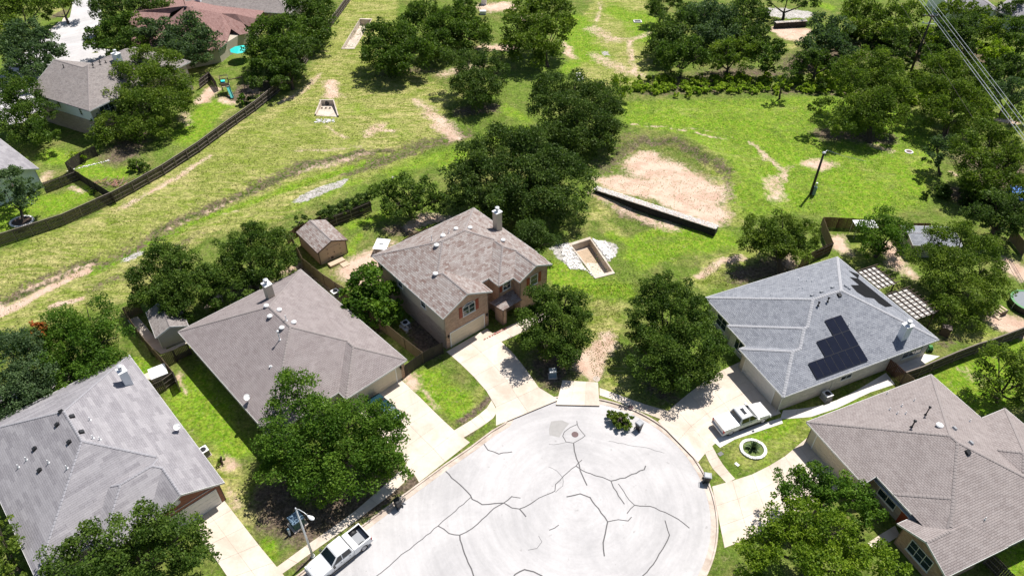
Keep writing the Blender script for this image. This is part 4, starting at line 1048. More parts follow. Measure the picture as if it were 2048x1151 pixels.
# the recess between garage wing and entry: main block starts further in there
Eh.walls(2.2, 16.2, -16.7, -.2, 'brick_grey', z1=2.85); Eh.walls(.45, 8, -7.15, -.16, {'W': 'siding', 'N': 'brick_tan', 'S': 'brick_tan'}, z1=2.84)
Eh.walls(.3, 5, -16.85, -12.3, {'W': 'brick_tan', 'N': 'brick_tan', 'S': 'brick_tan'}, z1=2.84, gable=('W', 3.9))
Eh.walls(15, 19.6, -16.6, -6.6, 'brick_grey', z1=2.83)
Eh.garage(.44, -3.6, 'W', 4.9, 2.15, 'door'); Eh.window(.3, -14.6, 1.65, 'W', 2.3, 1.5, 3, 2); Eh.window(2.2, -9.0, 1.6, 'W', 2.0, 1.6, 2, 2)
MB().box(2.13, 2.2, -11.6, -10.7, 0, 2.1).build('front_door', MAT['shutter'], Eh.root)
for pa_, pb_ in (((1787,987),(1911,998)), ((1911,998),(1896,1056))): Eh.cap(Eh.onroof(*pa_)[:2], Eh.onroof(*pb_)[:2], .15)
Eh.pipe(1851, 829, 1.2, .06, 'black', True); Eh.pipe(1823, 854, 1.0, .07, 'black', True)
for p_ in [(1774,787),(1828,801),(1803,812),(1779,819),(1794,827),(1811,827),(1969,1038),(1939,842)]: Eh.pipe(*p_, h_=.35, r=.04)
Eh.dome(1878, 852, .34); Eh.boxvent(1935, 904, 'black', .4); Eh.boxvent(1908, 857, 'solarlid', .35); Eh.boxvent(1941, 886, 'solarlid', .35)

# ---------------------------------------------------------------- trees
def rand_dirs(n, r, up=0.0):
    d = r.normal(size=(n, 3)); d[:, 2] += up; d /= np.linalg.norm(d, axis=1)[:, None]; return d
def crown_mesh(name, lobes, material, leaf=.26, dens=1.0, seed=0, squash=.82):
    """many small leaf-sprig faces grouped in boughs spread through the crown's volume"""
    r = np.random.RandomState(seed); P_, T_ = [], []
    L = np.array([(l[0], l[1], l[2]) for l in lobes]); R_ = np.array([l[3] for l in lobes])
    for i in range(len(L)):
        nb = max(5, int(4.2*R_[i]**1.35*dens+5))
        d = rand_dirs(nb, r, .35); rad = R_[i]*r.uniform(.5, .95, nb)
        bc = L[i]+d*rad[:, None]*np.array([1, 1, squash]); br = R_[i]*r.uniform(.18, .38, nb)
        tb = r.uniform(0, 1, nb)
        ok = np.ones(nb, bool)
        for j in range(len(L)):
            if j != i: ok &= np.linalg.norm((bc-L[j])/np.array([1, 1, squash]), axis=1) > .42*R_[j]
        bc, br, tb = bc[ok], br[ok], tb[ok]
        for k in range(len(bc)):
            m = int(150*dens*br[k]**1.6/(leaf/.26)**1.7)+14
            d = rand_dirs(m, r, .45); rr = br[k]*(1-.45*r.uniform(0, 1, m)**1.8)*r.uniform(.8, 1.3, m)
            P_.append(bc[k]+d*rr[:, None]*np.array([1, 1, .8])); T_.append(np.clip(tb[k]*.5+r.uniform(0, .5, m), 0, 1))
    C_ = np.vstack(P_); T_ = np.concatenate(T_)
    n = len(C_)
    # orient each sprig roughly outward/up with scatter; a sprig is two leaf faces forming a shallow V
    q = rand_dirs(n, r, .9); a = np.cross(q, rand_dirs(n, r)); a /= np.linalg.norm(a, axis=1)[:, None]; b = np.cross(q, a)
    s = (leaf*r.uniform(.6, 1.35, n))[:, None]
    v0 = C_-a*s*.5; v1 = C_+b*s*.34+q*s*.10; v2 = C_+a*s*.62; v3 = C_-b*s*.36+q*s*.08
    V_ = np.stack([v0, v1, v2, v3], 1).reshape(-1, 3)
    V_[:, 2] = np.maximum(V_[:, 2], .05)
    me = bpy.data.meshes.new(name); me.vertices.add(len(V_)); me.vertices.foreach_set('co', V_.ravel())
    idx = (np.arange(n)*4)[:, None]+np.array([0, 1, 2, 0, 2, 3]); me.loops.add(n*6); me.loops.foreach_set('vertex_index', idx.ravel())
    me.polygons.add(n*2); me.polygons.foreach_set('loop_start', np.arange(n*2)*3); me.polygons.foreach_set('loop_total', np.full(n*2, 3))
    at = me.attributes.new('tint', 'FLOAT', 'POINT'); at.data.foreach_set('value', np.repeat(T_, 4))
    me.materials.append(MAT[material]); me.update(calc_edges=True); me.validate()
    return me
def trunk_mesh(name, lobes, base, seed=0, r0=.22, stems=1):
    r = random.Random(seed); mb = MB(); b = Vector(base)
    L = sorted(lobes, key=lambda l: -l[3])[:7]
    ctr = sum((Vector(l[:3]) for l in L), Vector())/len(L)
    for s_ in range(stems):
        o = Vector((r.uniform(-.5, .5), r.uniform(-.4, .4), 0))*(1 if stems > 1 else 0)
        fork = b+o+Vector(((ctr.x-b.x)*.35+r.uniform(-.2, .2), (ctr.y-b.y)*.35+r.uniform(-.2, .2), max(.9, (ctr.z-b.z)*.38)))
        rr = r0/(stems**.5)
        mb.tube([b+o-Vector((0, 0, .15)), b+o+Vector((0, 0, .12)), (b+o).lerp(fork, .5)+Vector((r.uniform(-.1, .1), 0, 0)), fork], [rr*1.5, rr*1.15, rr, rr*.85], 8)
        for k, l in enumerate(L):
            if stems > 1 and k % stems != s_: continue
            e = Vector(l[:3])+Vector((0, 0, l[3]*.2)); m1 = fork.lerp(e, .5)+Vector((r.uniform(-.3, .3), r.uniform(-.3, .3), -.25))
            mb.tube([fork-Vector((0, 0, .1)), m1, e], [rr*.6, rr*.38, rr*.12], 6)
            for q in range(3):
                d = Vector((r.gauss(0, 1), r.gauss(0, 1), r.uniform(-.1, .8))).normalized()
                mb.tube([m1.lerp(e, .3+.2*q), e+d*l[3]*.6], [rr*.22, rr*.06], 5, caps=False)
    return mb.mesh(name, MAT['bark'])
TREE_N = [0]
def tree(label, lobes, material='oak', hc=None, base=None, name='oak_tree', group=None, leaf=None, dens=1.0, stems=1, cat='tree', tilt=.45):
    """lobes: photo circles (x, y, r) of the crown, turned into metric spheres above the trunk"""
    TREE_N[0] += 1; sd = TREE_N[0]
    xs = [l[0] for l in lobes]; ys = [l[1] for l in lobes]
    mx, my = sum(xs)/len(xs), sum(ys)/len(ys); ext = max(max(xs[i]+lobes[i][2] for i in range(len(xs)))-min(xs[i]-lobes[i][2] for i in range(len(xs))), 10)/2
    mp_ = mpp(W(mx, my, 3)); Rm = ext*mp_
    if hc is None: hc = min(max(Rm*.75, 1.0), 4.6)
    Lw = []
    for x, y, r_ in lobes:
        z = hc+(my-y)*mp_*tilt; z = max(z, r_*mp_*.55); p_ = W(x, y, z); Lw.append((p_.x, p_.y, p_.z, r_*mp_*1.08))
    c = W(mx, my, hc); bx, by = (c.x, c.y) if base is None else (W(*base).x, W(*base).y)
    d = math.hypot(c.y, CAM_H-hc)
    if leaf is None: leaf = .20 if d < 95 else (.27 if d < 135 else .38)
    root = thing(name, label, cat, (bx, by, 0), 0, group)
    Ll = [(x-bx, y-by, z, r_) for x, y, z, r_ in Lw]
    link('trunk', trunk_mesh('trunk', Ll, (0, 0, 0), sd, min(.32, .1+Rm*.035), stems), root)
    link('crown', crown_mesh('crown', Ll, material, leaf, dens, sd), root)
    return root

HERO = 1.0
G1 = 'trees in the front gardens'; G2 = 'trees in the back gardens'; G3 = 'oaks standing in the meadow'; G4 = 'trees of the wood beyond the field'
tree('big spreading oak in front of the taupe-roofed house, hiding its front corner', [(588,792,52),(640,838,60),(560,885,52),(625,900,66),(700,850,58),(765,838,38),(785,868,34),(770,862,42),(700,930,62),(765,915,48),(790,930,32),(640,965,50),(560,935,42)], 'bright', 4.2, name='oak_tree', group=G1, dens=1.15)
tree('leafy oak at the bottom edge beside the driveway of the red-gabled house', [(310,1045,48),(360,1080,52),(250,1080,50),(180,1085,40),(140,1130,50),(230,1140,60),(320,1130,60),(395,1120,36)], 'oak', 4.2, group=G1, dens=1.15)
tree('round dense oak behind the pale grey roof, with one orange dead sprig', [(185,640,46),(120,655,42),(215,680,44),(160,700,52),(100,720,46),(200,735,46),(140,760,42),(60,690,34)], 'bright', 3.6, group=G2, dens=1.1)
o_ = W(78, 662, 5.2); sp = thing('dead_sprig', 'orange-brown dead branch tip caught in the dense round oak', 'branch', tuple(o_)); link('leaves', crown_mesh('leaves', [(0,0,.3,1.0),(-.7,.4,.3,.7),(.7,-.4,.2,.7)], 'orange', .2, 1.0, 91), sp)
MB().tube([(-.9,-.6,-.6),(0,0,0),(.7,.5,.4)], [.04,.03,.01], 5).build('twig', MAT['bark'], sp)
tree('dark bluish oak at the far left edge, touching the pale grey roof', [(20,700,50),(60,740,48),(25,770,50),(80,790,34),(10,820,44),(55,680,30)], 'blueoak', 4, group=G2)
tree('dense oak shading the small grey shed', [(330,520,40),(295,560,34),(360,540,44),(330,590,42),(390,580,40),(370,620,30),(285,590,24),(345,615,26),(410,555,30)], 'oak', 3.8, group=G2, dens=1.35)
tree('dark oak directly behind the taupe roof, its right edge by the tan shed', [(505,478,38),(460,500,34),(550,495,38),(570,530,26),(500,530,44),(455,550,38),(540,560,30),(430,590,28),(480,585,26)], 'oak', 3.8, group=G2, dens=1.35)
tree('bright round broadleaf tree between the taupe roof and the two-storey house', [(745,568,42),(712,580,28),(778,588,30),(735,612,42),(765,622,32),(705,608,24),(750,545,20)], 'bright', 3.2, name='broadleaf_tree', leaf=.34, group=G2, dens=1.2)
tree('small oak behind the white table in the fenced back garden', [(765,385,28),(805,375,30),(845,385,30),(875,405,24),(790,410,30),(835,415,28)], 'oak', 3.4, group=G2)
tree('very large dark live oak behind the two-storey house chimney', [(1000,295,48),(950,320,46),(1055,300,50),(1105,335,50),(1145,365,44),(915,355,34),(970,365,50),(1030,365,56),(1085,390,52),(1130,415,42),(930,390,36),(990,410,44),(1060,430,40)], 'dark_oak', 5.0, name='live_oak_tree', group=G3, dens=1.05)
tree('compact dark oak hard against the right side of the two-storey house', [(1060,470,38),(1030,490,26),(1090,490,32),(1065,510,28)], 'dark_oak', 3.2, group=G2)
tree('broad dark live oak by the pond bank, a lime sapling at its upper right', [(1100,185,40),(1150,180,42),(1200,200,42),(1230,235,28),(1085,220,34),(1130,230,46),(1180,245,48),(1225,265,30),(1110,265,36),(1155,285,40),(1195,290,30)], 'dark_oak', 4.6, name='live_oak_tree', group=G3)
tree('lime green sapling beside the broad oak at the pond bank', [(1240,165,20),(1255,180,16),(1238,188,14)], 'lime_leaf', 2.6, name='sapling')
tree('full green oak in front of the two-storey house porch', [(1080,605,38),(1130,605,38),(1160,635,30),(1060,645,38),(1110,650,48),(1150,675,34),(1080,690,40),(1125,705,34)], 'oak', 3.8, group=G1, dens=1.35)
tree('large open oak left of the driveway with the parked silver pickup', [(1320,580,38),(1360,590,38),(1290,620,34),(1340,640,48),(1395,625,34),(1280,665,32),(1330,700,48),(1390,680,46),(1430,705,30),(1360,745,44),(1410,740,34),(1290,720,36),(1320,755,30)], 'oak', 4.4, group=G1, dens=1.35)
tree('broken leafy limb lying on the road beside the dark wheeled bin', [(1222,828,11),(1232,834,13),(1246,836,13),(1258,838,12),(1248,848,13),(1238,843,13),(1228,838,11)], 'olive', .5, name='fallen_limb', cat='branch', leaf=.2, tilt=.0, dens=1.8)
tree('spreading oak at the back left corner of the solar panel house', [(1520,460,32),(1565,455,34),(1605,470,30),(1500,485,24),(1545,490,36),(1590,495,32),(1620,485,22),(1565,480,30)], 'olive', 3.8, base=(1560,545), group=G2, dens=1.35)
tree('bright leafy tree over the dark fence corner behind the solar panel house', [(1765,445,32),(1800,460,26),(1735,465,28),(1770,480,36),(1745,500,26),(1795,490,24)], 'bright', 3.4, group=G2)
tree('broad olive oak standing between the two pergola roofs and the trampoline', [(1870,480,34),(1920,475,38),(1965,500,34),(1850,520,34),(1905,530,46),(1965,545,42),(1995,580,28),(1880,570,40),(1935,590,44),(1895,620,36),(1950,630,32)], 'olive', 4.0, group=G2, dens=1.05)
tree('dense green tree in front of the entry of the warm grey roofed house', [(1585,960,34),(1625,950,36),(1665,970,36),(1705,990,34),(1740,1020,26),(1610,990,34),(1660,1010,38),(1705,1035,32),(1565,985,22)], 'bright', 3.8, group=G1, dens=1.15)
tree('bright yellow-green tree cut by the bottom edge at lower right', [(1560,1050,40),(1610,1040,42),(1660,1060,42),(1520,1090,40),(1580,1100,50),(1640,1110,50),(1710,1100,40),(1760,1120,38),(1500,1140,36),(1700,1150,46),(1790,1150,30)], 'yellow_leaf', 4.2, group=G1, dens=1.2)
tree('dark oak at the right edge behind the warm grey roof', [(1995,720,36),(2035,730,36),(1975,760,28),(2025,770,36),(2060,760,40),(2045,800,26),(1985,795,16)], 'olive', 3.2, group=G2)
tree('tall many-stemmed oak in the pasture behind the black metering pole', [(1740,120,34),(1700,140,34),(1775,140,32),(1720,170,40),(1765,180,42),(1800,190,28),(1740,215,42),(1785,225,32),(1700,220,30),(1655,212,22),(1630,215,14),(1680,250,26),(1740,250,32)], 'olive', 5.6, name='oak_tree', group=G3, stems=3, base=(1735,285))
tree('tall oak right of the many-stemmed pasture oak, under the power lines', [(1870,140,32),(1905,130,30),(1940,160,34),(1860,180,32),(1905,190,40),(1950,205,32),(1870,225,34),(1920,235,34),(1960,240,24)], 'olive', 5.6, group=G4, stems=2, base=(1885,285))
tree('small dark tree by the round manhole at the pasture edge', [(1870,295,22),(1895,290,20),(1860,315,14),(1885,320,18)], 'blueoak', 3.6, name='small_tree', base=(1880,350))
tree('wide oak at the right edge beyond the pasture, blue tarp below it', [(1930,290,32),(1975,275,34),(2020,290,34),(1950,325,36),(2000,330,40),(2045,335,34),(1960,365,34),(2010,375,38),(1930,350,24),(2045,385,30)], 'olive', 4.8, group=G4)
tree('dark tree above the tan fence near the right edge', [(1990,410,34),(2030,410,30),(1960,430,28),(2010,445,34),(2045,450,26)], 'dark_oak', 4, group=G4)
tree('sparse oak with bare trunk above the gravel clearing in the upper middle', [(1040,25,26),(1080,15,28),(1120,20,26),(1030,60,30),(1075,60,34),(1120,55,28),(1020,95,24),(1060,100,34),(1095,105,26),(1140,45,12)], 'olive', 6, name='oak_tree', group=G3, stems=2, base=(1095,135))
tree('leftmost oak of the meadow clump beside the far drain basin', [(760,70,34),(800,80,36),(755,110,34),(790,125,36),(830,110,34),(745,90,24)], 'oak', 4.8, group=G3)
tree('middle oak of the meadow clump, its crown at the top edge', [(850,30,32),(890,50,36),(850,75,34),(820,40,24),(880,95,32)], 'oak', 4.8, group=G3)
tree('upper right oak of the meadow clump beside the gravel clearing', [(930,30,30),(960,50,24),(920,70,34),(955,85,26),(930,10,20)], 'oak', 4.8, group=G3)
tree('lowest dark oak of the meadow clump, casting shade on the grass', [(935,130,32),(975,125,28),(995,150,26),(930,165,32),(970,170,36),(950,195,28),(905,115,22)], 'dark_oak', 4.8, group=G3)
tree('large oak beside the two-storey house at the upper left, over its back garden', [(290,120,30),(335,125,32),(260,155,34),(310,165,42),(365,165,28),(240,200,32),(290,210,42),(345,210,36),(375,195,20),(220,250,34),(270,260,34),(320,250,28),(205,275,22)], 'olive', 4.8, group=G2)
tree('grey-green oak in front of the maroon roof, lower left of its slope', [(330,70,32),(375,60,34),(410,80,30),(350,100,32),(395,110,30),(290,60,26)], 'blueoak', 4.6, group=G2)
tree('green oak beside the white street behind the two-storey house', [(200,75,26),(235,60,30),(270,85,30),(220,95,22),(260,45,26),(185,90,16)], 'oak', 4.4, group=G1)
tree('dark oak at the top left between the street and the maroon roof', [(205,20,26),(240,15,30),(280,15,28),(315,20,26),(215,45,20)], 'dark_oak', 4.8, group=G1)
tree('oak over the turquoise umbrella beside the maroon roof', [(530,70,34),(570,60,34),(518,100,28),(550,110,38),(590,100,34),(525,142,30),(565,145,34),(503,112,16)], 'oak', 4.6, group=G2)
tree('oak at the top by the start of the meadow fence', [(600,20,32),(640,30,30),(620,65,32),(650,75,20),(590,50,26),(640,5,24)], 'oak', 4.8, group=G2)
tree('dark oak between the play tower and the meadow fence', [(600,110,26),(620,90,20),(590,140,22),(560,165,18),(510,165,20)], 'dark_oak', 4.4, group=G2)
tree('grey-green oak at the left edge overhanging the white street', [(40,75,32),(75,85,30),(20,105,30),(60,115,32),(95,105,22),(110,100,20),(85,78,26),(105,130,20),(70,150,24),(30,140,24),(60,55,22)], 'blueoak', 4.6, group=G1)
tree('oak in the top left corner of the view', [(10,20,34),(45,15,28),(20,50,24),(90,10,22)], 'olive', 4.8, group=G1)
tree('small tree at the top left beyond the shaded corner garden', [(120,5,20),(150,-5,18),(95,30,12)], 'olive', 4.2, group=G1)
tree('leafy oak left of the white-sided two-storey house', [(20,175,32),(55,190,34),(15,220,34),(60,235,36),(95,225,20),(30,260,30),(75,265,30),(105,275,16)], 'oak', 4.4, group=G2)
tree('small oak with a pale stone ring, in the fenced yard at the left edge', [(20,355,26),(50,375,26),(15,390,26),(50,400,22),(72,380,12)], 'blueoak', 4.0, base=(46,443), group=G2)
tree('yellowish tree in the bottom left corner beside the pale grey roof', [(0,1060,28),(15,1090,30),(5,1130,30),(25,1150,26)], 'olive', 3.0, group=G1)
# wood beyond the pasture: individual trees
wood = [
 ('dark_oak',[(1330,60,34),(1365,45,30),(1320,95,30),(1355,85,34)],'dark tree at the left end of the wood, over the concrete inlet'),
 ('oak',[(1335,108,28),(1375,98,30),(1400,115,26),(1355,132,22)],'low rounded tree at the front left of the wood'),
 ('dark_oak',[(1320,10,22),(1350,5,18),(1300,15,12)],'small tree at the top edge left of the wood'),
 ('blueoak',[(1400,30,34),(1440,40,36),(1410,70,32),(1450,80,30)],'blue-green tree in the wood, second from its left end'),
 ('dark_oak',[(1485,25,34),(1520,40,26),(1480,65,34),(1510,75,26)],'dark tree left of the bare pink clearing in the wood'),
 ('olive',[(1450,102,28),(1490,98,28),(1470,124,24),(1430,124,20)],'green tree at the wood front below the bluish crown'),
 ('oak',[(1530,106,24),(1560,102,16),(1520,128,20),(1550,128,18)],'tree at the wood front left of the bare pink clearing'),
 ('blueoak',[(1640,55,30),(1680,64,28),(1650,88,32),(1612,98,26),(1690,95,22)],'broad dark tree right of the bare pink clearing'),
 ('dark_oak',[(1600,122,22),(1640,118,26),(1670,130,18)],'dark low tree in front of the broad tree by the clearing'),
 ('olive',[(1710,20,30),(1745,30,28),(1700,50,26),(1735,60,24)],'pale olive tree at the top, right of the clearing'),
 ('dark_oak',[(1620,5,20),(1575,0,20),(1530,0,18)],'dark tree crown at the top edge above the clearing'),
 ('olive',[(1790,30,28),(1825,25,26),(1800,60,30),(1770,70,22)],'olive tree left of the wooden power pole top'),
 ('lime_leaf',[(1858,70,14),(1850,58,10),(1872,80,10)],'yellow-green bush behind the wooden power pole'),
 ('dark_oak',[(1800,100,24),(1790,75,20)],'dark tree left of the power pole foot'),
 ('oak',[(1865,100,18),(1855,120,16)],'small blue-green tree right of the power pole foot'),
 ('dark_oak',[(1900,60,30),(1935,55,30),(1920,85,28),(1885,85,22)],'dark tree right of the power pole under the wires'),
 ('olive',[(1930,20,24),(1960,35,24),(1975,60,28)],'tree in front of the pale grey roof at the top right'),
 ('olive',[(1900,10,18),(1880,25,18)],'small crown touching the pale mint house at the top'),
 ('lime_leaf',[(1985,95,22),(2005,110,20),(1975,110,18)],'bright lime tree at the upper right beyond the wires'),
 ('oak',[(2020,60,28),(2045,50,26),(2030,90,28)],'green tree at the right edge near the top'),
 ('dark_oak',[(1985,140,26),(2020,130,26),(2045,140,26)],'dark tree at the right edge below the lime tree'),
 ('blueoak',[(1990,185,26),(2025,180,28),(2050,200,24)],'blue-green tree at the right edge above the pale path'),
 ('olive',[(2020,225,20),(2048,230,22)],'olive tree just above the pale path at the right edge'),
 ('dark_oak',[(2035,15,22),(2010,20,18)],'small tree in the top right corner'),
 ('dark_oak',[(1560,160,14),(1580,150,16)],'dark shrub at the front of the wood by the reeds'),
 ('dark_oak',[(1255,5,0.1)],None),
]
for m_, lb, txt in wood:
    if txt: tree(txt, lb, m_, 4.2, group=G4, dens=.9)
# shrubs
def shrub(label, lobes, m_='bright', group=None, **kw):
    return tree(label, lobes, m_, kw.pop('hc', .8), name='shrub', cat='shrub', group=group, **kw)
shrub('bright shrub in front of the meadow fence below the big oak', [(275,328,16),(290,335,12),(262,335,10)], 'oak')
shrub('yellow-green shrub in the corner of the small fenced yard', [(153,312,13),(165,316,9)], 'lime_leaf')
shrub('glossy spiky shrub beside the meadow fence near the green slide', [(490,198,12),(482,204,8)], 'bright', leaf=.4)
shrub('lime shrub in the reeds at the wood edge', [(1635,155,16),(1652,165,18),(1670,160,16)], 'lime_leaf')
shrub('dark conical evergreen among the lime reeds', [(1643,165,10),(1643,175,9)], 'dark_oak', hc=1.4)
shrub('dark shrub in the bare dirt below the wood clearing', [(1558,92,11),(1552,84,7)], 'blueoak')
shrub('dark shrub against the tan shed, behind its roof', [(605,440,14),(596,448,9)], 'dark_oak')
shrub('small shrub at the foot of the garden wall by the yard corner', [(186,382,7)], 'oak', hc=.4)
shrub('shrub between the maroon roof and the grey roof at the top', [(410,10,12),(425,16,10)], 'bright', hc=1.6)
shrub('spreading shrub right of the chimney at the top, beside the grey roof', [(470,14,12),(488,20,10)], 'bright', hc=1.4)
shrub('dead-looking small bush on the lawn by the air conditioner', [(442,922,9)], 'olive', hc=.35, dens=.5)
shrub('small green bush behind the taupe house beside the dark oak', [(430,618,8)], 'lime_leaf', hc=.4)
# vine covered fence behind the two-storey house
tree('vine hedge smothering the fence behind the tan shed', [(640,430,11),(652,428,14),(664,423,15),(676,418,15),(688,413,15),(700,408,15),(712,402,15),(724,397,14),(738,392,14),(655,438,12),(670,432,12),(685,427,12),(700,421,12),(715,415,12),(730,408,12)], 'dark_oak', 1.2, name='hedge', cat='hedge', tilt=0, leaf=.2, dens=1.5)

# ---------------------------------------------------------------- houses further off
Hh = House('house', 'two-storey house with weathered brown roof and pale blue upper walls, at the upper left', O(178, 222, 5.5), -27,
  [Block(-15.2, 0, 0, 13.2, 5.5, .5, 'W'), Block(-14.4, -.004, 0, 22, 5.5, .5)], 'shH', 'capB', capw=.12)
Hh.walls(-14.8, -.45, .45, 12.8, 'brick_grey', z1=3.2); Hh.walls(-14.75, -.5, .5, 12.7, {'S': 'siding_w', 'E': 'siding', 'N': 'siding', 'W': 'siding_w'}, z0=3.2, z1=5.45, gable=('W', 8.6))
Hh.walls(-14, -.9, 10, 21.5, 'siding', z1=5.45)
Hh.window(-8.5, .5, 4.4, 'S', .55, 1.1, 1, 3); Hh.window(-3.2, .5, 4.4, 'S', .55, 1.1, 1, 3); Hh.window(-.5, 3.4, 4.2, 'E', 2.6, 1.7, 3, 2); Hh.window(-1.6, .45, 1.6, 'S', .9, 1.4, 1, 2)
Hh.chimney(238, 125, 1.3, .9, 1.6, 'siding_w')
Hh.pipe(128, 135, .6, .07, 'black'); 
for p_ in [(186,130),(187,136),(200,124),(201,130),(212,126)]: Hh.pipe(*p_, h_=.5, r=.07, m='black')
# hipped outline walls for the maroon house, roof facets given vertex by vertex
c0 = W(400, 60, 0); mr = thing('house', 'single-storey house with maroon shingle roof, half hidden by oaks at the upper left', 'house', (c0.x, c0.y, 0))
def q3(l): return [W(x, y, z)-c0 for x, y, z in l]
def facets(name, m, fs, parent):
    mb = MB()
    for f in fs:
        p = q3(f); ax = (p[-1]-p[0]); ax.z = 0; ax.normalize(); ay = Vector((-ax.y, ax.x, 0))
        mb.face(p, 0, [(v.dot(ax), v.dot(ay)*1.12) for v in p])
    return mb.build(name, MAT[m], parent)
facets('roof', 'shM', [
 [(437,99,2.9),(454,86,2.9),(462,58,3.8),(443,27,5.8),(378,14,7),(398,50,5.2)],
 [(330,120,2.9),(437,99,2.9),(398,50,5.2),(378,14,7),(371,12,7),(335,42,4.9)],
 [(462,58,3.8),(480,70,2.9),(498,66,2.9),(487,47,4.0),(471,28,5.6),(443,27,5.8)],
 [(487,47,4.0),(506,58,2.9),(515,38,4.2),(471,28,5.6)],
 [(240,85,2.9),(330,120,2.9),(335,42,4.9),(341,26,5.6),(268,23,5.6)],
 [(378,14,7),(443,27,5.8),(471,28,5.6),(515,38,4.2),(530,20,2.9),(390,-2,2.9)],
 [(371,12,7),(378,14,7),(390,-2,2.9),(300,-2,2.9),(268,23,5.6),(341,26,5.6)]], mr)
MB().prism([tuple((v*.97)[:2]) for v in q3([(437,99,2.9),(330,120,2.9),(240,85,2.9),(300,-2,2.9),(530,20,2.9),(506,58,2.9),(480,70,2.9),(454,86,2.9)])], 0, 2.75).build('wall', MAT['siding'], mr)
MB().bar(q3([(437,99,2.8)])[0], q3([(454,86,2.8)])[0], .08, .22).build('fascia', MAT['trim'], mr)
for x, y, z in [(371,16,6.8),(384,17,6.6)]: p_ = q3([(x,y,z)])[0]; MB().box(p_.x-.25, p_.x+.25, p_.y-.25, p_.y+.25, p_.z-.1, p_.z+.25).build('roof_vent', MAT['black'], mr)
p_ = q3([(370,10,7)])[0]; MB().tube([p_, p_+Vector((0,0,1.1))], .06, 6).build('vent_pipe', MAT['black'], mr)
def far_house(label, pa, pb, e, blk, sh, wall, pitch=.42, gable=''):
    a = W(*pa, e); b = W(*pb, e); ang = math.degrees(math.atan2(b.y-a.y, b.x-a.x))
    h_ = House('house', label, (a.x, a.y), ang, [Block(*k, e, pitch, gable) for k in blk], sh, 'capB', capw=.15)
    for k in blk: h_.walls(k[0]+.4, k[1]-.4, k[2]+.4, k[3]-.4, wall, z1=e-.05, gable=(gable, e+pitch*(k[3]-k[2]-.8)/2) if gable else None)
    return h_
Nn = far_house('house with a wide weathered grey roof cut by the top edge, beyond the maroon roof', (350,14), (575,27), 2.9, [(0, 27, 0, 13)], 'shH', 'brick_grey')
Nn.chimney(398, 4, 1.1, .8, 1.2, 'siding_w')
Pp = House('house', 'pale mint house with light roof cut by the left edge of the view', O(78, 337, 3.3), -40, [Block(-20, 0, -13, 0, 3.3, .42, 'E')], 'shA', 'cap', capw=.1)
Pp.walls(-19.5, -.5, -12.5, -.45, 'siding_w', z1=3.25, gable=('E', 5.8))
Pp.window(-.5, -3.5, 1.6, 'E', 1.5, 1.3, 2, 2)
Qq = far_house('pale mint house with light grey roof at the top edge, right of the power pole', (1912,17), (1948,18), 4.2, [(-.5, 9, 0, 14)], 'shA', 'siding_w')
Q2 = far_house('house with a white-edged roof slope at the top right corner', (1985,22), (2060,40), 3.6, [(0, 14, 0, 12)], 'shA', 'siding_w')

# garden sheds
def shed(label, o, ang, w_, d_, e, rh, roofm, wallm, trimm):
    s = House('shed', label, o, ang, [Block(-.2, w_+.2, -.25, d_+.2, e, rh, 'SN')], roofm, 'capB', 'shed', fascia=trimm, capw=.1)
    s.walls(0, w_, 0, d_, wallm, z1=e+.05, gable=('SN', e+rh*w_/2))
    for x_, y_ in ((0, 0), (w_, 0), (0, d_)):
        MB().box(x_-.03, x_+.06 if x_ == 0 else x_+.03, y_-.03, y_+.06, 0, e).build('corner_trim', MAT[trimm], s.root)
    return s
a = W(642, 530, 0)
F_ = shed('tan gable-roofed garden shed with double doors, behind the two-storey house', (a.x, a.y), 40, 4.1, 5.6, 2.3, .42, 'shC', 'siding_t', 'trim_b')
M_ = F_.onwall(2.2, 0, 0, 'S')
for i in range(2):
    dd = MB().box(-.95+.96*i, -.02+.96*i, .2, 2.15, .0, .035, 0, M_).build('door', MAT['siding_t'], F_.root)
    for z_ in (.5, 1.3, 1.95): MB().box((-.97, .82)[i], (-.82, .97)[i], z_, z_+.08, .035, .06, 0, M_).build('hinge', MAT['black'], dd)
MB().box(-.08, .06, 1.15, 1.25, .035, .09, 0, M_).build('latch', MAT['black'], F_.root); MB().box(-.6, -.25, .3, .65, .0, .05, 0, M_).build('pet_door', MAT['trim_b'], F_.root)
a = W(326, 698, 0)
G_ = shed('small grey shed with shaded grey roof, beside the taupe roof', (a.x, a.y), 33, 3.3, 4.6, 2.2, .45, 'shH', 'siding_g', 'trim')

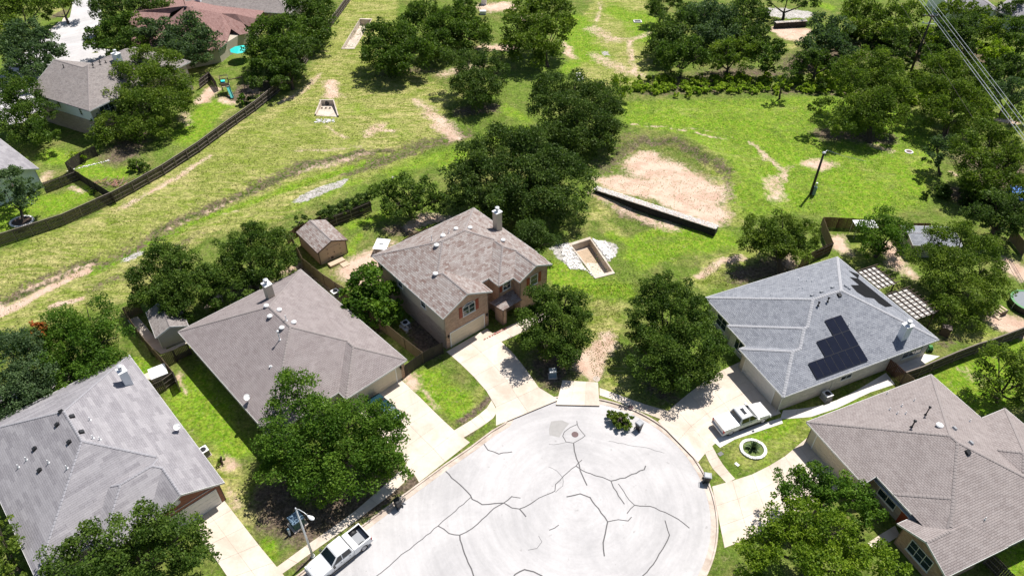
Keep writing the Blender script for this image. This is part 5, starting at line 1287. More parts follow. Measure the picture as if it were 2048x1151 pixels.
# ---------------------------------------------------------------- fences
def fence(label, line, h=1.8, m='fence', rails=True, top=True, side=1, group='garden fences', cat='fence', cap=False):
    """line in photo pixels of the top edge (top=True) or of the foot"""
    P_ = [W(x, y, h if top else 0) for x, y in line]; P_ = [Vector((p.x, p.y)) for p in P_]
    o = P_[0]; root = thing('fence', label, cat, (o.x, o.y, 0), 0, group); r = random.Random(len(label)); pk = MB()
    for a, b in zip(P_[:-1], P_[1:]):
        d = b-a; L = d.length; d.normalize(); n = Vector((-d.y, d.x)); n = n if n.y < 0 else -n; n *= side
        k = max(1, int(L/.165)); st = L/k
        for i in range(k):
            q = a+d*(st*(i+.5))-o; hh = h+r.uniform(-.03, .03)+.02*math.sin(i*.31); tw = r.uniform(-.012, .012)
            A_1 = Vector((q.x-d.x*st*.44+n.x*tw, q.y-d.y*st*.44+n.y*tw)); B_1 = Vector((q.x+d.x*st*.44, q.y+d.y*st*.44))
            pk.prism([A_1, B_1, B_1-n*.022, A_1-n*.022], .02, hh)
        np_ = max(1, round(L/2.4))
        for i in range(np_+1):
            q = a+d*(L*i/np_)-o+n*.05
            MB().prism([q-d*.045+n*.045, q+d*.045+n*.045, q+d*.045-n*.045, q-d*.045-n*.045], -.1, h-.08).build('post', MAT[m if not rails else 'rail'], root)
        if rails:
            for z_ in ((.35, h*.52, h-.22) if h > 1.5 else (.3, h-.2)):
                for i in range(np_):
                    q1 = a+d*(L*i/np_)-o+n*.03; q2 = a+d*(L*(i+1)/np_)-o+n*.03
                    MB().bar((*q1, z_), (*q2, z_+r.uniform(-.01, .01)), .045, .09).build('rail', MAT['rail'], root)
        if cap: MB().bar((*(a-o), h+.03), (*(b-o), h+.03), .13, .04).build('cap_board', MAT['rail'], root)
    o_ = pk.build('pickets', MAT[m], root); o_['kind'] = 'stuff'
    return root
fence('long dark picket fence along the whole edge of the meadow at the left', [(-30,500),(0,492),(133,449),(230,405),(270,384),(330,350),(400,304),(455,263),(512,222),(555,187),(592,157),(625,110),(650,70),(672,42),(702,0),(715,-20)], top=False, cap=True)
fence('curved dark fence between the two fenced yards at the left', [(150,341),(172,355),(200,372),(224,387)], rails=False)
fence('short dark fence with pale rails joining the mint house corner', [(83,366),(116,354),(149,341)])
fence('small fence return behind the yellow-green shrub', [(149,341),(130,324),(158,305),(187,292)], rails=False)
fence('short dark fence beside the play tower in the far back garden', [(395,160),(417,143),(432,164)], rails=True)
fence('tan picket fence between the taupe-roofed house and the two-storey house', [(582,470),(604,516),(645,548),(692,578),(730,614),(770,646),(808,676),(845,704)], m='fence_t', rails=False)
fence('front fence between the garage of the taupe house and the brick garage', [(808,731),(845,704),(884,684)], m='fence', rails=False)
fence('fence running from the tan shed back to the dark hedge', [(572,470),(590,455),(640,432)], m='fence_r', rails=False, h=1.6)
fence('fence inside the vine hedge behind the tan shed', [(640,440),(700,418),(740,402)], m='fence', top=True)
fence('red-brown fence behind the white table in the back garden', [(778,497),(800,484),(820,470),(862,452)], m='fence_r', h=1.2)
fence('dark fence around the small grey shed and its concrete strip', [(276,603),(245,615),(262,642),(290,680),(320,712),(344,741)], m='fence_t', rails=False)
fence('dark fence behind the white box beside the pale grey roof', [(297,768),(322,757),(344,741),(352,760)], m='fence', rails=True)
fence('short fence between the small grey shed and the taupe roof', [(320,712),(345,700),(374,686)], m='fence', rails=False)
fence('dark brown fence at the back of the solar panel house, facing the pasture', [(1647,434),(1680,435),(1717,437),(1760,440),(1830,446),(1862,446)], m='fence_r', rails=False, side=1)
fence('tan side fence running from the pasture corner to the shed yard', [(1647,434),(1656,458),(1667,484)], m='fence_t', rails=False)
fence('dark fence and gate beside the back left corner of the blue-grey roof', [(1667,484),(1650,492),(1633,499)], m='fence_r')
fence('tan fence under the spreading oak left of the blue-grey roof', [(1633,499),(1618,508),(1603,520)], m='fence_t', rails=False)
fence('golden tan fence at the right edge above the trampoline', [(2029,456),(2040,470),(2056,490)], m='fence_t', rails=False)
fence('long black fence between the blue-grey roof garden and the lime lawn', [(1812,744),(1845,733),(1870,722),(1915,703),(1960,686),(1984,679),(2060,650)], m='fence', rails=True, cap=True)
fence('dark gate fence between the white patio and the curved concrete path', [(1779,716),(1795,729),(1812,744)], m='fence_r', rails=False)
fence('short tan fence behind the corner of the warm grey roof', [(1812,744),(1830,758)], m='fence_t', rails=False)
fence('fence in the bottom right corner beside the warm grey house', [(1985,1105),(2010,1130),(2035,1155)], m='fence', rails=True)

# ---------------------------------------------------------------- pergola roofs
def pergola(label, pts, nu, nv, group='pergola roofs behind the blue-grey house'):
    L = [D.loc(x, y, 2.75) for x, y in pts]; u0 = sum(sorted(p[0] for p in L)[:2])/2; u1 = sum(sorted(p[0] for p in L)[2:])/2
    v0 = sum(sorted(p[1] for p in L)[:2])/2; v1 = sum(sorted(p[1] for p in L)[2:])/2
    c_, s_ = math.cos(D.t), math.sin(D.t); o = (D.o[0]+u0*c_-v0*s_, D.o[1]+u0*s_+v0*c_)
    t_ = thing('pergola', label, 'pergola', (*o, 0), D.t, group); A_, B_ = u1-u0, v1-v0
    for i in range(nu):
        for j in range(nv):
            MB().box(A_*i/nu+.015, A_*(i+1)/nu-.015, B_*j/nv+.015, B_*(j+1)/nv-.015, 2.60, 2.62).build('roof_panel', MAT['panelw'], t_)
    for i in range(nu+1): MB().box(A_*i/nu-.025, A_*i/nu+.025, -.1, B_+.1, 2.64, 2.76).build('rafter', MAT['pergola'], t_)
    for j in range(nv+1): MB().box(-.1, A_+.55, B_*j/nv-.025, B_*j/nv+.025, 2.77, 2.88).build('beam', MAT['pergola'], t_)
    for x, y in ((.1, .1), (A_-.1, .1), (.1, B_-.1), (A_-.1, B_-.1)): MB().box(x-.06, x+.06, y-.06, y+.06, 0, 2.6).build('post', MAT['pergola'], t_)
    return t_
pergola('smaller pergola roof of pale panels under dark crossed beams, nearer the pasture', [(1714,541),(1753,531),(1789,566),(1758,577)], 4, 5)
pergola('larger pergola roof of pale panels under dark crossed beams, nearer the white chimney', [(1776,587),(1814,576),(1874,622),(1829,639)], 4, 8)

# ---------------------------------------------------------------- vehicles
def loft(mb, secs, m=0):
    """secs: list of rings (same count)"""
    n = len(secs[0])
    for i in range(len(secs)-1):
        for k in range(n): mb.face([secs[i][k], secs[i][(k+1) % n], secs[i+1][(k+1) % n], secs[i+1][k]], m)
    mb.face(list(reversed(secs[0])), m); mb.face(secs[-1], m)
def ring(x, w_, zb, zt, c=.1, tw=None):
    tw = w_-.06 if tw is None else tw
    return [(x, -w_+c*.6, zb), (x, -w_, zb+c), (x, -w_, zt-c*1.6), (x, -tw, zt-.03), (x, -tw*.6, zt), (x, tw*.6, zt), (x, tw, zt-.03), (x, w_, zt-c*1.6), (x, w_, zb+c), (x, w_-c*.6, zb)]
def weld(o, bev=.0, smooth=True, sub=0):
    bm_ = bmesh.new(); bm_.from_mesh(o.data); bmesh.ops.remove_doubles(bm_, verts=bm_.verts, dist=1e-4); bmesh.ops.recalc_face_normals(bm_, faces=bm_.faces); bm_.to_mesh(o.data); bm_.free()
    if smooth:
        o.data.polygons.foreach_set('use_smooth', [True]*len(o.data.polygons))
        o.data.set_sharp_from_angle(angle=math.radians(38))
    if bev: b = o.modifiers.new('bevel', 'BEVEL'); b.width = bev; b.segments = 2; b.limit_method = 'ANGLE'; b.angle_limit = math.radians(40)
    return o
def wheels(t_, fx, rx, y, r=.41, rimm='rim'):
    for x in (fx, rx):
        for s_ in (-1, 1):
            mb = MB().tube([(x, s_*(y-.27), r), (x, s_*(y-.25), r), (x, s_*(y-.02), r), (x, s_*y, r)], [r*.9, r, r, r*.9], 20)
            w_ = mb.build('wheel', MAT['rubber'], t_)
            MB().tube([(x, s_*(y-.05), r), (x, s_*(y+.012), r)], [r*.62, r*.6], 14).build('rim', MAT[rimm], w_)
            sp_ = MB()
            for k in range(5):
                a = k*2*math.pi/5; sp_.bar((x, s_*(y+.015), r), (x+math.cos(a)*r*.55, s_*(y+.015), r+math.sin(a)*r*.55), .03, .06, 0, Vector((0, 1, 0)))
            sp_.build('spokes', MAT['metal'], w_)
            MB().tube([(x, s_*(y-.4), r+.04), (x, s_*(y-.012), r+.04)], [r*1.18, r*1.18], 20).build('wheel_arch', MAT['black'], t_)
def pickup(label, cx, cy, heading, paint_, tonneau=False, sunroof=False, toolbox=False, L=5.9, quad=True):
    t_ = thing('pickup_truck', label, 'pickup truck', (cx, cy, 0), heading, 'pickup trucks')
    k = L/5.9; mb = MB()
    secs = [ring(2.95*k, .70, .50, .84, .08), ring(2.88*k, .86, .44, .95), ring(2.7*k, .96, .42, 1.03), ring(2.3*k, 1.0, .40, 1.10), ring(1.55*k, 1.0, .38, 1.17), ring(1.25*k, 1.0, .38, 1.19, .1), ring(-.95*k, 1.0, .38, 1.19), ring(-1.0*k, 1.0, .38, 1.18)]
    loft(mb, secs); weld(mb.build('body', MAT[paint_], t_), .02)
    # hood crease
    MB().box(1.5*k, 2.6*k, -.42, -.38, 1.14, 1.165).box(1.5*k, 2.6*k, .38, .42, 1.14, 1.165).build('bonnet_crease', MAT[paint_], t_)
    # cab
    c = MB(); b0, b1 = -.98*k, 1.32*k; r0, r1 = -.78*k, .52*k
    def q(x, y, z): return (x, y, z)
    base = [(b0, -.95, 1.17), (b1, -.93, 1.17), (b1, .93, 1.17), (b0, .95, 1.17)]; mid_ = [(r0, -.80, 1.80), (r1, -.78, 1.80), (r1, .78, 1.80), (r0, .80, 1.80)]; top_ = [(r0+.1, -.68, 1.87), (r1-.12, -.66, 1.87), (r1-.12, .66, 1.87), (r0+.1, .68, 1.87)]
    loft(c, [base, mid_, top_]); weld(c.build('cab', MAT[paint_], t_), .03)
    def pane(name, p, m='carglass', out=.012):
        p = [Vector(v) for v in p]; n = (p[1]-p[0]).cross(p[2]-p[1]).normalized(); ce = sum(p, Vector())/len(p)
        if n.dot(ce-Vector((0.1, 0, 1.2))) < 0: n = -n
        a_ = MB(); a_.face([v+n*out for v in p]); ob = a_.build(name, MAT[m], t_); so_ = ob.modifiers.new('thick', 'SOLIDIFY'); so_.thickness = .012; so_.offset = 0; return ob
    def on(x, s_, tz):      # point on the cab side at height fraction
        y = .95-(.95-.79)*tz; return (x, s_*y, 1.17+.63*tz)
    pane('windscreen', [(b1-.10*k, -.84, 1.235), (b1-.10*k, .84, 1.235), (r1+.07*k, .71, 1.745), (r1+.07*k, -.71, 1.745)])
    pane('rear_window', [(b0+.025, -.78, 1.28), (b0+.025, .78, 1.28), (r0-.035, .68, 1.72), (r0-.035, -.68, 1.72)])
    for s_ in (-1, 1):
        pane('side_window', [on(1.08*k, s_, .06), on(.18*k, s_, .06), on(.18*k, s_, .9), on(.50*k, s_, .9)])
        pane('side_window', [on(.08*k, s_, .06), on(-.80*k, s_, .06), on(-.70*k, s_, .9), on(.08*k, s_, .9)])
        MB().box(1.0*k, 1.2*k, s_*1.02, s_*1.2, 1.16, 1.34).build('mirror', MAT['black' if paint_ == 'white' else paint_], t_)
        for x in (.12*k, 1.15*k, -.88*k): MB().box(x, x+.012, s_*1.001-.004, s_*1.001+.004, .52, 1.12).build('door_seam', MAT['black'], t_)
        for x in (.28*k, -.65*k): MB().box(x, x+.17, s_*1.0-.02, s_*1.0+.03, .98, 1.02).build('door_handle', MAT['black'], t_)
        MB().box(-1.0*k, 1.4*k, s_*.98, s_*1.1, .34, .40).build('running_board', MAT['black'], t_)
        MB().box(2.72*k, 2.92*k, s_*.62, s_*.96, .72, .90).build('head_lamp', MAT['lamp'], t_)
        MB().box(-2.93*k, -2.80*k, s_*.84, s_*1.012, .78, 1.12).build('tail_lamp', MAT['red'], t_)
    # bed
    b = MB(); x0, x1 = -2.9*k, -1.02*k
    b.box(x0, x1, -1.0, 1.0, .42, .62)
    b.box(x0, x1, -1.0, -.86, .62, 1.19).box(x0, x1, .86, 1.0, .62, 1.19).box(x0, x0+.08, -.86, .86, .62, 1.18).box(x1-.08, x1, -.86, .86, .62, 1.18)
    weld(b.build('bed', MAT[paint_], t_), .02, smooth=False)
    MB().box(x0+.08, x1-.08, -.86, .86, .62, .64).build('bed_liner', MAT['solarlid' if not tonneau else 'black'], t_)
    if tonneau:
        for i in range(3): MB().box(x0+.06+(x1-x0-.1)*i/3+.01, x0+.06+(x1-x0-.1)*(i+1)/3-.01, -.93, .93, 1.19, 1.225).build('bed_cover', MAT['metal'], t_, bevel=.01)
    else:
        MB().box(x0+.09, x0+.1, -.86, .86, .64, 1.17).box(x1-.1, x1-.09, -.86, .86, .64, 1.17).box(x0+.1, x1-.1, -.859, -.85, .64, 1.17).box(x0+.1, x1-.1, .85, .859, .64, 1.17).build('bed_lining', MAT['black'], t_)
    if toolbox: MB().box(x1-.55, x1-.03, -.98, .98, 1.15, 1.24).build('tool_box', MAT[paint_], t_, bevel=.02)
    if sunroof: MB().box(-.28*k, .12*k, -.42, .42, 1.87, 1.882).build('sunroof', MAT['carglass'], t_)
    MB().box(x0-.13, x0, -.98, .98, .45, .62).build('rear_bumper', MAT['metal'], t_, bevel=.02); MB().box(2.86*k, 3.0*k, -.94, .94, .42, .62).build('front_bumper', MAT['metal'], t_, bevel=.02)
    MB().box(2.90*k, 2.945*k, -.56, .56, .66, .90).build('grille', MAT['black'], t_)
    MB().box(-2.6*k, 2.6*k, -.75, .75, .28, .45).build('chassis', MAT['black'], t_)
    wheels(t_, 1.95*k, -1.98*k, 1.0)
    return t_
kd = Vector(w2((600,1148)))-Vector(w2((744,1036))); kd.normalize(); kn = Vector((-kd.y, kd.x))
rear = Vector((-13.35, 34.35)); ctr = rear+kd*2.95
t1 = pickup('white pickup truck with an open empty bed, parked at the kerb by the street lamp', ctr.x, ctr.y, math.atan2(kd.y, kd.x), 'white', toolbox=True); t1.location.z = RZ
u_ = Vector((math.cos(math.radians(22.8)), math.sin(math.radians(22.8)))); vv = Vector((-u_.y, u_.x)); ctr = Vector((21.97, 45.58))+u_*2.7+vv*.78
t2 = pickup('silver white pickup truck with covered bed and sunroof, parked on the driveway', ctr.x, ctr.y, math.radians(22.8), 'silver', tonneau=True, sunroof=True, L=6.1); t2.location.z = .03
# dark car under the big oak
c = W(770, 824, 0); hd = math.radians(44.2-90+180)
t_ = thing('car', 'dark teal car on the driveway, mostly hidden under the big oak', 'car', (c.x, c.y, .03), math.radians(44.2+90))
mb = MB(); loft(mb, [ring(2.25, .7, .35, .62, .08), ring(2.1, .86, .25, .78), ring(1.2, .89, .22, .9), ring(-1.6, .89, .22, .98), ring(-2.1, .86, .25, .95), ring(-2.28, .74, .38, .8, .08)]); weld(mb.build('body', MAT['bluecar'], t_), .02)
mb = MB(); loft(mb, [[(-1.9,-.78,.93),(1.1,-.78,.9),(1.1,.78,.9),(-1.9,.78,.93)], [(-1.3,-.6,1.4),(.3,-.6,1.42),(.3,.6,1.42),(-1.3,.6,1.4)]]); weld(mb.build('cabin', MAT['bluecar'], t_), .03)
for nm, p in (('windscreen', [(1.0,-.7,.95),(1.0,.7,.95),(.36,.56,1.39),(.36,-.56,1.39)]), ('rear_window', [(-1.86,-.68,.99),(-1.86,.68,.99),(-1.37,.55,1.38),(-1.37,-.55,1.38)])):
    mb = MB(); mb.face([Vector(v)+Vector((.02 if nm == 'windscreen' else -.02, 0, .02)) for v in p]); mb.build(nm, MAT['carglass'], t_)
for s_ in (-1, 1):
    MB().box(-2.27, -2.12, s_*.55, s_*.84, .68, .86).build('tail_lamp', MAT['red'], t_)
    mb = MB(); mb.face([(.8, s_*.775, .98), (-1.5, s_*.775, 1.0), (-1.2, s_*.645, 1.34), (.25, s_*.645, 1.36)]); mb.build('side_window', MAT['carglass'], t_)
MB().box(-2.3, -2.26, -.28, .28, .55, .68).build('number_plate', MAT['vent_w'], t_)
wheels(t_, 1.38, -1.4, .88, .33)

# ---------------------------------------------------------------- wheeled bins
def bin_(label, px, py, rz, z=RZ, lid='black', body='black'):
    p = W(px, py, z); t_ = thing('wheeled_bin', label, 'wheeled bin', (p.x, p.y, z), rz, 'wheeled bins at the kerb')
    mb = MB(); loft(mb, [[(-.24,-.24,.08),(.26,-.24,.03),(.26,.24,.03),(-.24,.24,.08)], [(-.33,-.31,1.0),(.36,-.31,1.0),(.36,.31,1.0),(-.33,.31,1.0)]]); weld(mb.build('body', MAT[body], t_), .03, smooth=False)
    mb = MB(); loft(mb, [[(-.37,-.35,1.0),(.40,-.35,1.0),(.40,.35,1.0),(-.37,.35,1.0)], [(-.34,-.32,1.06),(.36,-.32,1.05),(.36,.32,1.05),(-.34,.32,1.06)], [(-.28,-.25,1.1),(.2,-.25,1.09),(.2,.25,1.09),(-.28,.25,1.1)]]); weld(mb.build('lid', MAT[lid], t_), .02, smooth=False)
    MB().tube([(-.36,-.28,.95),(-.46,-.28,1.0),(-.46,.28,1.0),(-.36,.28,.95)], .018, 6).build('handle', MAT['black'], t_)
    for s_ in (-1, 1): MB().tube([(-.28, s_*.27, .12), (-.28, s_*.33, .12)], .12, 12).build('wheel', MAT['rubber'], t_)
    return t_
bin_('dark wheeled bin by the kerb, beside the broken leafy limb', 1277, 857, math.radians(40), lid='solarlid')
bin_('dark wheeled bin at the right-hand kerb, below the round stone planter', 1412, 962, math.radians(-10), lid='solarlid')
bin_('dark wheeled bin on the left kerb, below the big spreading oak', 797, 1012, math.radians(130))

# ---------------------------------------------------------------- street lamp, poles, wires
b = W(626, 1112, 0); t_ = thing('street_lamp', 'grey metal street lamp with a single curved arm, beside the white pickup truck', 'street lamp', tuple(b))
MB().lathe([(.2, 0), (.2, .12), (.13, .18), (.12, .5)], 14).build('base', MAT['metal'], t_)
MB().tube([(0,0,.3),(0,0,4),(0,0,7.9)], [.115,.09,.06], 12).build('pole', MAT['metal'], t_, smooth=True)
a = [(0,0,7.75),(.35,-.2,8.0),(.85,-.5,8.02),(1.2,-.72,7.9)]
MB().tube(a, [.045,.04,.035,.035], 8).build('arm', MAT['metal'], t_, smooth=True)
mb = MB(); dirv = Vector((1.2, -.72, 0)).normalized(); sd_ = Vector((-dirv.y, dirv.x, 0)); o = Vector((1.15, -.69, 7.88))
loft(mb, [[o+dirv*x+sd_*(w_*math.cos(t))+Vector((0,0,h_*math.sin(t))) for t in [2*math.pi*k/10 for k in range(10)]] for x, w_, h_ in ((0,.05,.05),(.15,.12,.08),(.4,.19,.1),(.6,.16,.09),(.7,.06,.05))]); weld(mb.build('lamp_head', MAT['vent_w'], t_))
b = W(1621, 388, 0); t_ = thing('utility_pole', 'black timber meter pole standing alone in the bright pasture', 'pole', tuple(b))
MB().tube([(0,0,-.2),(0,0,7.1)], [.2,.15], 12).build('pole', MAT['pole'], t_, smooth=True)
MB().box(.1,.5,-.5,-.15,.1,1.5).build('meter_box', MAT['bluegrey'], t_, bevel=.02); MB().box(.18,.42,-.42,-.2,1.5,2.2).build('conduit_box', MAT['metal'], t_, bevel=.02)
MB().lathe([(.24, 7.05), (.27, 7.12), (.22, 7.2), (.1, 7.3)], 12).build('pole_cap', MAT['metal'], t_); MB().tube([(.1,0,7.15),(.5,.35,7.35)], .04, 6).build('bracket', MAT['metal'], t_)
MB().tube([(.5,.35,7.35),(2.5,-.6,7.0),(5.5,-2,6.9)], .02, 5).build('service_wire', MAT['wire'], t_)
b = W(1820, 147, 0); t_ = thing('power_pole', 'dark wooden power pole with two crossarms, rising out of the wood', 'pole', tuple(b))
MB().tube([(0,0,-.2),(0,0,11.4)], [.24,.15], 12).build('pole', MAT['pole'], t_, smooth=True)
wd = Vector(w2((2048, 280)))-Vector(w2((1836, 0)))
# wires run past the pole, arms across them
z1_, z2_ = 11.2, 9.9
lines = [((1831,-10),(2052,286),10.0), ((1837,-10),(2056,282),10.05), ((1848,-10),(2056,262),11.35), ((1856,-10),(2060,256),11.35)]
a_ = W(1846, 32, 11.3); c_2 = W(1877, 33, 11.3)
def rel(px, py, z): return W(px, py, z)-b
arm1 = MB().bar(rel(1844, 31, 11.1), rel(1878, 33, 11.1), .12, .14).build('crossarm', MAT['pole'], t_)
arm2 = MB().bar(rel(1843, 46, 9.9), rel(1869, 49, 9.9), .12, .14).build('crossarm', MAT['metal'], t_)
for p in ((1849,31,11.15),(1864,31,11.15),(1874,32,11.15)): MB().lathe([(.06,0),(.11,.1),(.05,.22)], 8, 0, tuple(rel(*p))).build('insulator', MAT['vent_w'], arm1)
for p in ((1846,46,9.95),(1868,46,9.95),(1856,47,9.95)): MB().lathe([(.07,0),(.13,.1),(.06,.28)], 8, 0, tuple(rel(*p))).build('insulator', MAT['vent_w'], arm2)
for i, (p, q, z) in enumerate(lines):
    A_ = W(*p, z); B_ = W(*q, z); dd = (B_-A_); A2 = A_-dd*.5; B2 = B_+dd*.6; o = (A2+B2)/2
    pts = []
    for k in range(25):
        t = k/24; s_ = (A2.lerp(B2, t)); pts.append(s_-o+Vector((0, 0, -1.2*(1-(2*t-1)**2)*0+0)))
    tag(MB().tube(pts, (.04 if i < 2 else .032), 5).build('power_wire', MAT['wire'], loc=o), ['thick pale power wire, leftmost of the four crossing the upper right', 'second pale power wire from the left, close beside the leftmost', 'third pale power wire from the left, crossing the upper right', 'rightmost of the four pale power wires crossing the upper right'][i], 'power wire', 'overhead power wires')
A_ = W(1796, 0, 9.4); B_ = W(1945, 235, 9.0); tag(MB().tube([A_-B_, Vector((0,0,0))], .03, 5).build('service_wire', MAT['pole'], loc=B_), 'thin dark wire dropping to the right through the wood canopy', 'wire')

# ---------------------------------------------------------------- stone work
def rocks(name, n, place, m, parent=None, s=(.12, .3), seed=1, kind='stuff', loc=None):
    r = random.Random(seed); mb = MB()
    ico = [(-1,-.8,-.6),(1,-.9,-.5),(.9,1,-.6),(-.9,.9,-.6),(-.7,-.7,.6),(.8,-.6,.7),(.6,.8,.6),(-.8,.6,.75)]
    for i in range(n):
        p = place(r); q = r.uniform(*s); e = Matrix.Rotation(r.uniform(0, 6.3), 4, (r.uniform(-.3,.3), r.uniform(-.3,.3), 1)); a, b_, c = r.uniform(.7, 1.3), r.uniform(.6, 1.1), r.uniform(.5, .9)
        v = [Vector(p)+e @ Vector((x*a*q*r.uniform(.8,1.1), y*b_*q*r.uniform(.8,1.1), z*c*q)) for x, y, z in ico]
        for f in ((3,2,1,0),(4,5,6,7),(0,1,5,4),(1,2,6,5),(2,3,7,6),(3,0,4,7)): mb.face([v[k] for k in f])
    o = mb.build(name, MAT[m], parent, loc=loc)
    if kind: o['kind'] = kind
    return o
def gabion(label, pa, pb, h, wd_, n):
    a = W(*pa, h); b = W(*pb, h); a = Vector((a.x, a.y)); b = Vector((b.x, b.y)); d = b-a; L = d.length; d.normalize(); nn = Vector((-d.y, d.x)); nn = nn if nn.y > 0 else -nn
    t_ = thing('gabion_wall', label, 'stone wall', (a.x, a.y, 0)); k = max(1, round(L/2.0))
    for i in range(k):
        p, q = d*(L*i/k+.02), d*(L*(i+1)/k-.02); MB().prism([p+nn*.06, q+nn*.06, q+nn*(wd_-.06), p+nn*(wd_-.06)], -.1, h-.1).build('basket', MAT['rock_shade'], t_)
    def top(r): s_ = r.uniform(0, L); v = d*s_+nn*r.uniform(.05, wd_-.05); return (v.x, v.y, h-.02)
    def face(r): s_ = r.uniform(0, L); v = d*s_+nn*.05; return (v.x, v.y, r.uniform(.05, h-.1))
    [MB().prism([d*(L*i/k+.0), d*(L*(i+1)/k-.03), d*(L*(i+1)/k-.03)+nn*wd_, d*(L*i/k)+nn*wd_], h-.1, h-.04).build('basket_lid', MAT['kerb'], t_) for i in range(k)]; rocks('cap_stones', n, top, 'rockw', t_, (.05, .10), 5); rocks('face_stones', n, face, 'rock_shade', t_, (.07, .12), 6)
    return t_
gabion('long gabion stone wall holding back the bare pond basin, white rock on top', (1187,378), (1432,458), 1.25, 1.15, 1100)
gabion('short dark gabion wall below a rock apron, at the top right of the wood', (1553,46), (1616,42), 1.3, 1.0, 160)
def in_poly_sampler(poly, z):
    xs = [p[0] for p in poly]; ys = [p[1] for p in poly]
    def f(r):
        for _ in range(50):
            x, y = r.uniform(min(xs), max(xs)), r.uniform(min(ys), max(ys))
            if inside(poly, np.array([x]), np.array([y]))[0]: return (x, y, z+r.uniform(-.02, .06))
        return (xs[0], ys[0], z)
    return f
for i, poly in enumerate([[(1122,490),(1138,488),(1168,535),(1190,556),(1172,540),(1140,538),(1126,520)], [(1184,478),(1212,484),(1232,512),(1216,520)], [(1124,492),(1140,488),(1169,532),(1143,540)]]):
    pw = [w2(p) for p in poly]
    rk = rocks('rip_rap', 520, in_poly_sampler(pw, .02), 'rockw', None, (.07, .17), 20+i)
    if i == 2: bpy.data.objects.remove(rk)
# outfall head wall in the meadow
b = W(655, 232, 0); t_ = thing('culvert_headwall', 'concrete culvert outfall with splayed wing walls and a round pipe, in the meadow', 'culvert', (b.x, b.y, 0))
s_ = mpp(b)
cb = [W(x, y, .9)-b for x, y in ((641,201),(666,201),(674,225),(628,222))]
MB().bar((cb[0].x-.2, cb[0].y, .3), (cb[1].x+.2, cb[1].y, .3), .25, 1.5).build('head_wall', MAT['box_conc'], t_)
for p, q in ((cb[0], cb[3]), (cb[1], cb[2])): MB().face([(p.x,p.y,1.04),(q.x,q.y,.35),(q.x,q.y,-.3),(p.x,p.y,-.3)]).face([(p.x+.2,p.y,1.04),(p.x+.2,p.y,-.3),(q.x+.2,q.y,-.3),(q.x+.2,q.y,.35)]).face([(p.x,p.y,1.04),(p.x+.2,p.y,1.04),(q.x+.2,q.y,.35),(q.x,q.y,.35)]).build('wing_wall', MAT['box_conc'], t_)
MB().prism([tuple(cb[0][:2]), tuple(cb[1][:2]), tuple(cb[2][:2]), tuple(cb[3][:2])], -.05, .06).build('apron', MAT['box_conc'], t_)
mc = (cb[0]+cb[1])/2; MB().tube([(mc.x, mc.y-.2, .42), (mc.x, mc.y+.4, .42)], .38, 18).build('pipe', MAT['black'], t_)
for dx in (-.7, 0, .75): MB().box(mc.x+dx-.16, mc.x+dx+.16, mc.y-1.5, mc.y-1.2, .06, .35).build('baffle_block', MAT['box_conc'], t_)
rocks('loose_stones', 60, in_poly_sampler([(-1.8,-2.6),(1.6,-2.6),(1.5,-1.4),(-1.6,-1.4)], .05), 'rockw', t_, (.1, .22), 33)
# stone ring with agave
b = W(1506, 898, 0); t_ = thing('stone_planter', 'round planter ringed with pale stones on the lawn by the silver pickup', 'planter', (b.x, b.y, 0))
for k in range(22):
    a = 2*math.pi*k/22; M_ = Matrix.Translation((math.cos(a)*1.22, math.sin(a)*1.12, 0)) @ Matrix.Rotation(a, 4, 'Z'); MB().box(-.15, .15, -.165, .165, 0, .15+.02*(k % 3), 0, M_).build('stone', MAT['rockw'], t_, bevel=.02)
MB().lathe([(1.1, 0), (1.05, .06)], 20).build('soil_bed', MAT['bed_green'], t_)
t_ = thing('agave', 'dark spiky plant growing in the round stone planter', 'plant', (b.x, b.y+.1, 0)); r = random.Random(4)
for k in range(60):
    a = r.uniform(0, 6.28); el = r.uniform(.2, 1.35); L = r.uniform(.7, 1.1); d = Vector((math.cos(a)*math.cos(el), math.sin(a)*math.cos(el), math.sin(el))); s_ = Vector((-math.sin(a), math.cos(a), 0))*.075
    mb = MB(); m_ = d*L*.55+Vector((0,0,.08)); mb.face([-s_+Vector((0,0,.05)), s_+Vector((0,0,.05)), m_+s_*1.2, m_-s_*1.2]); mb.face([m_-s_*1.2, m_+s_*1.2, d*L]); mb.build('leaf', MAT['agave'], t_)
b = W(44, 443, 0); t_ = thing('stone_ring', 'pale stone ring round the foot of the small left-edge oak', 'planter', (b.x, b.y, 0))
for k in range(18):
    a = 2*math.pi*k/18; M_ = Matrix.Translation((math.cos(a)*1.5, math.sin(a)*1.3, 0)) @ Matrix.Rotation(a, 4, 'Z'); MB().box(-.13, .13, -.24, .24, 0, .14, 0, M_).build('stone', MAT['rockw'], t_)
MB().lathe([(1.4, 0), (1.35, .05)], 18).build('soil_bed', MAT['mulch'], t_)

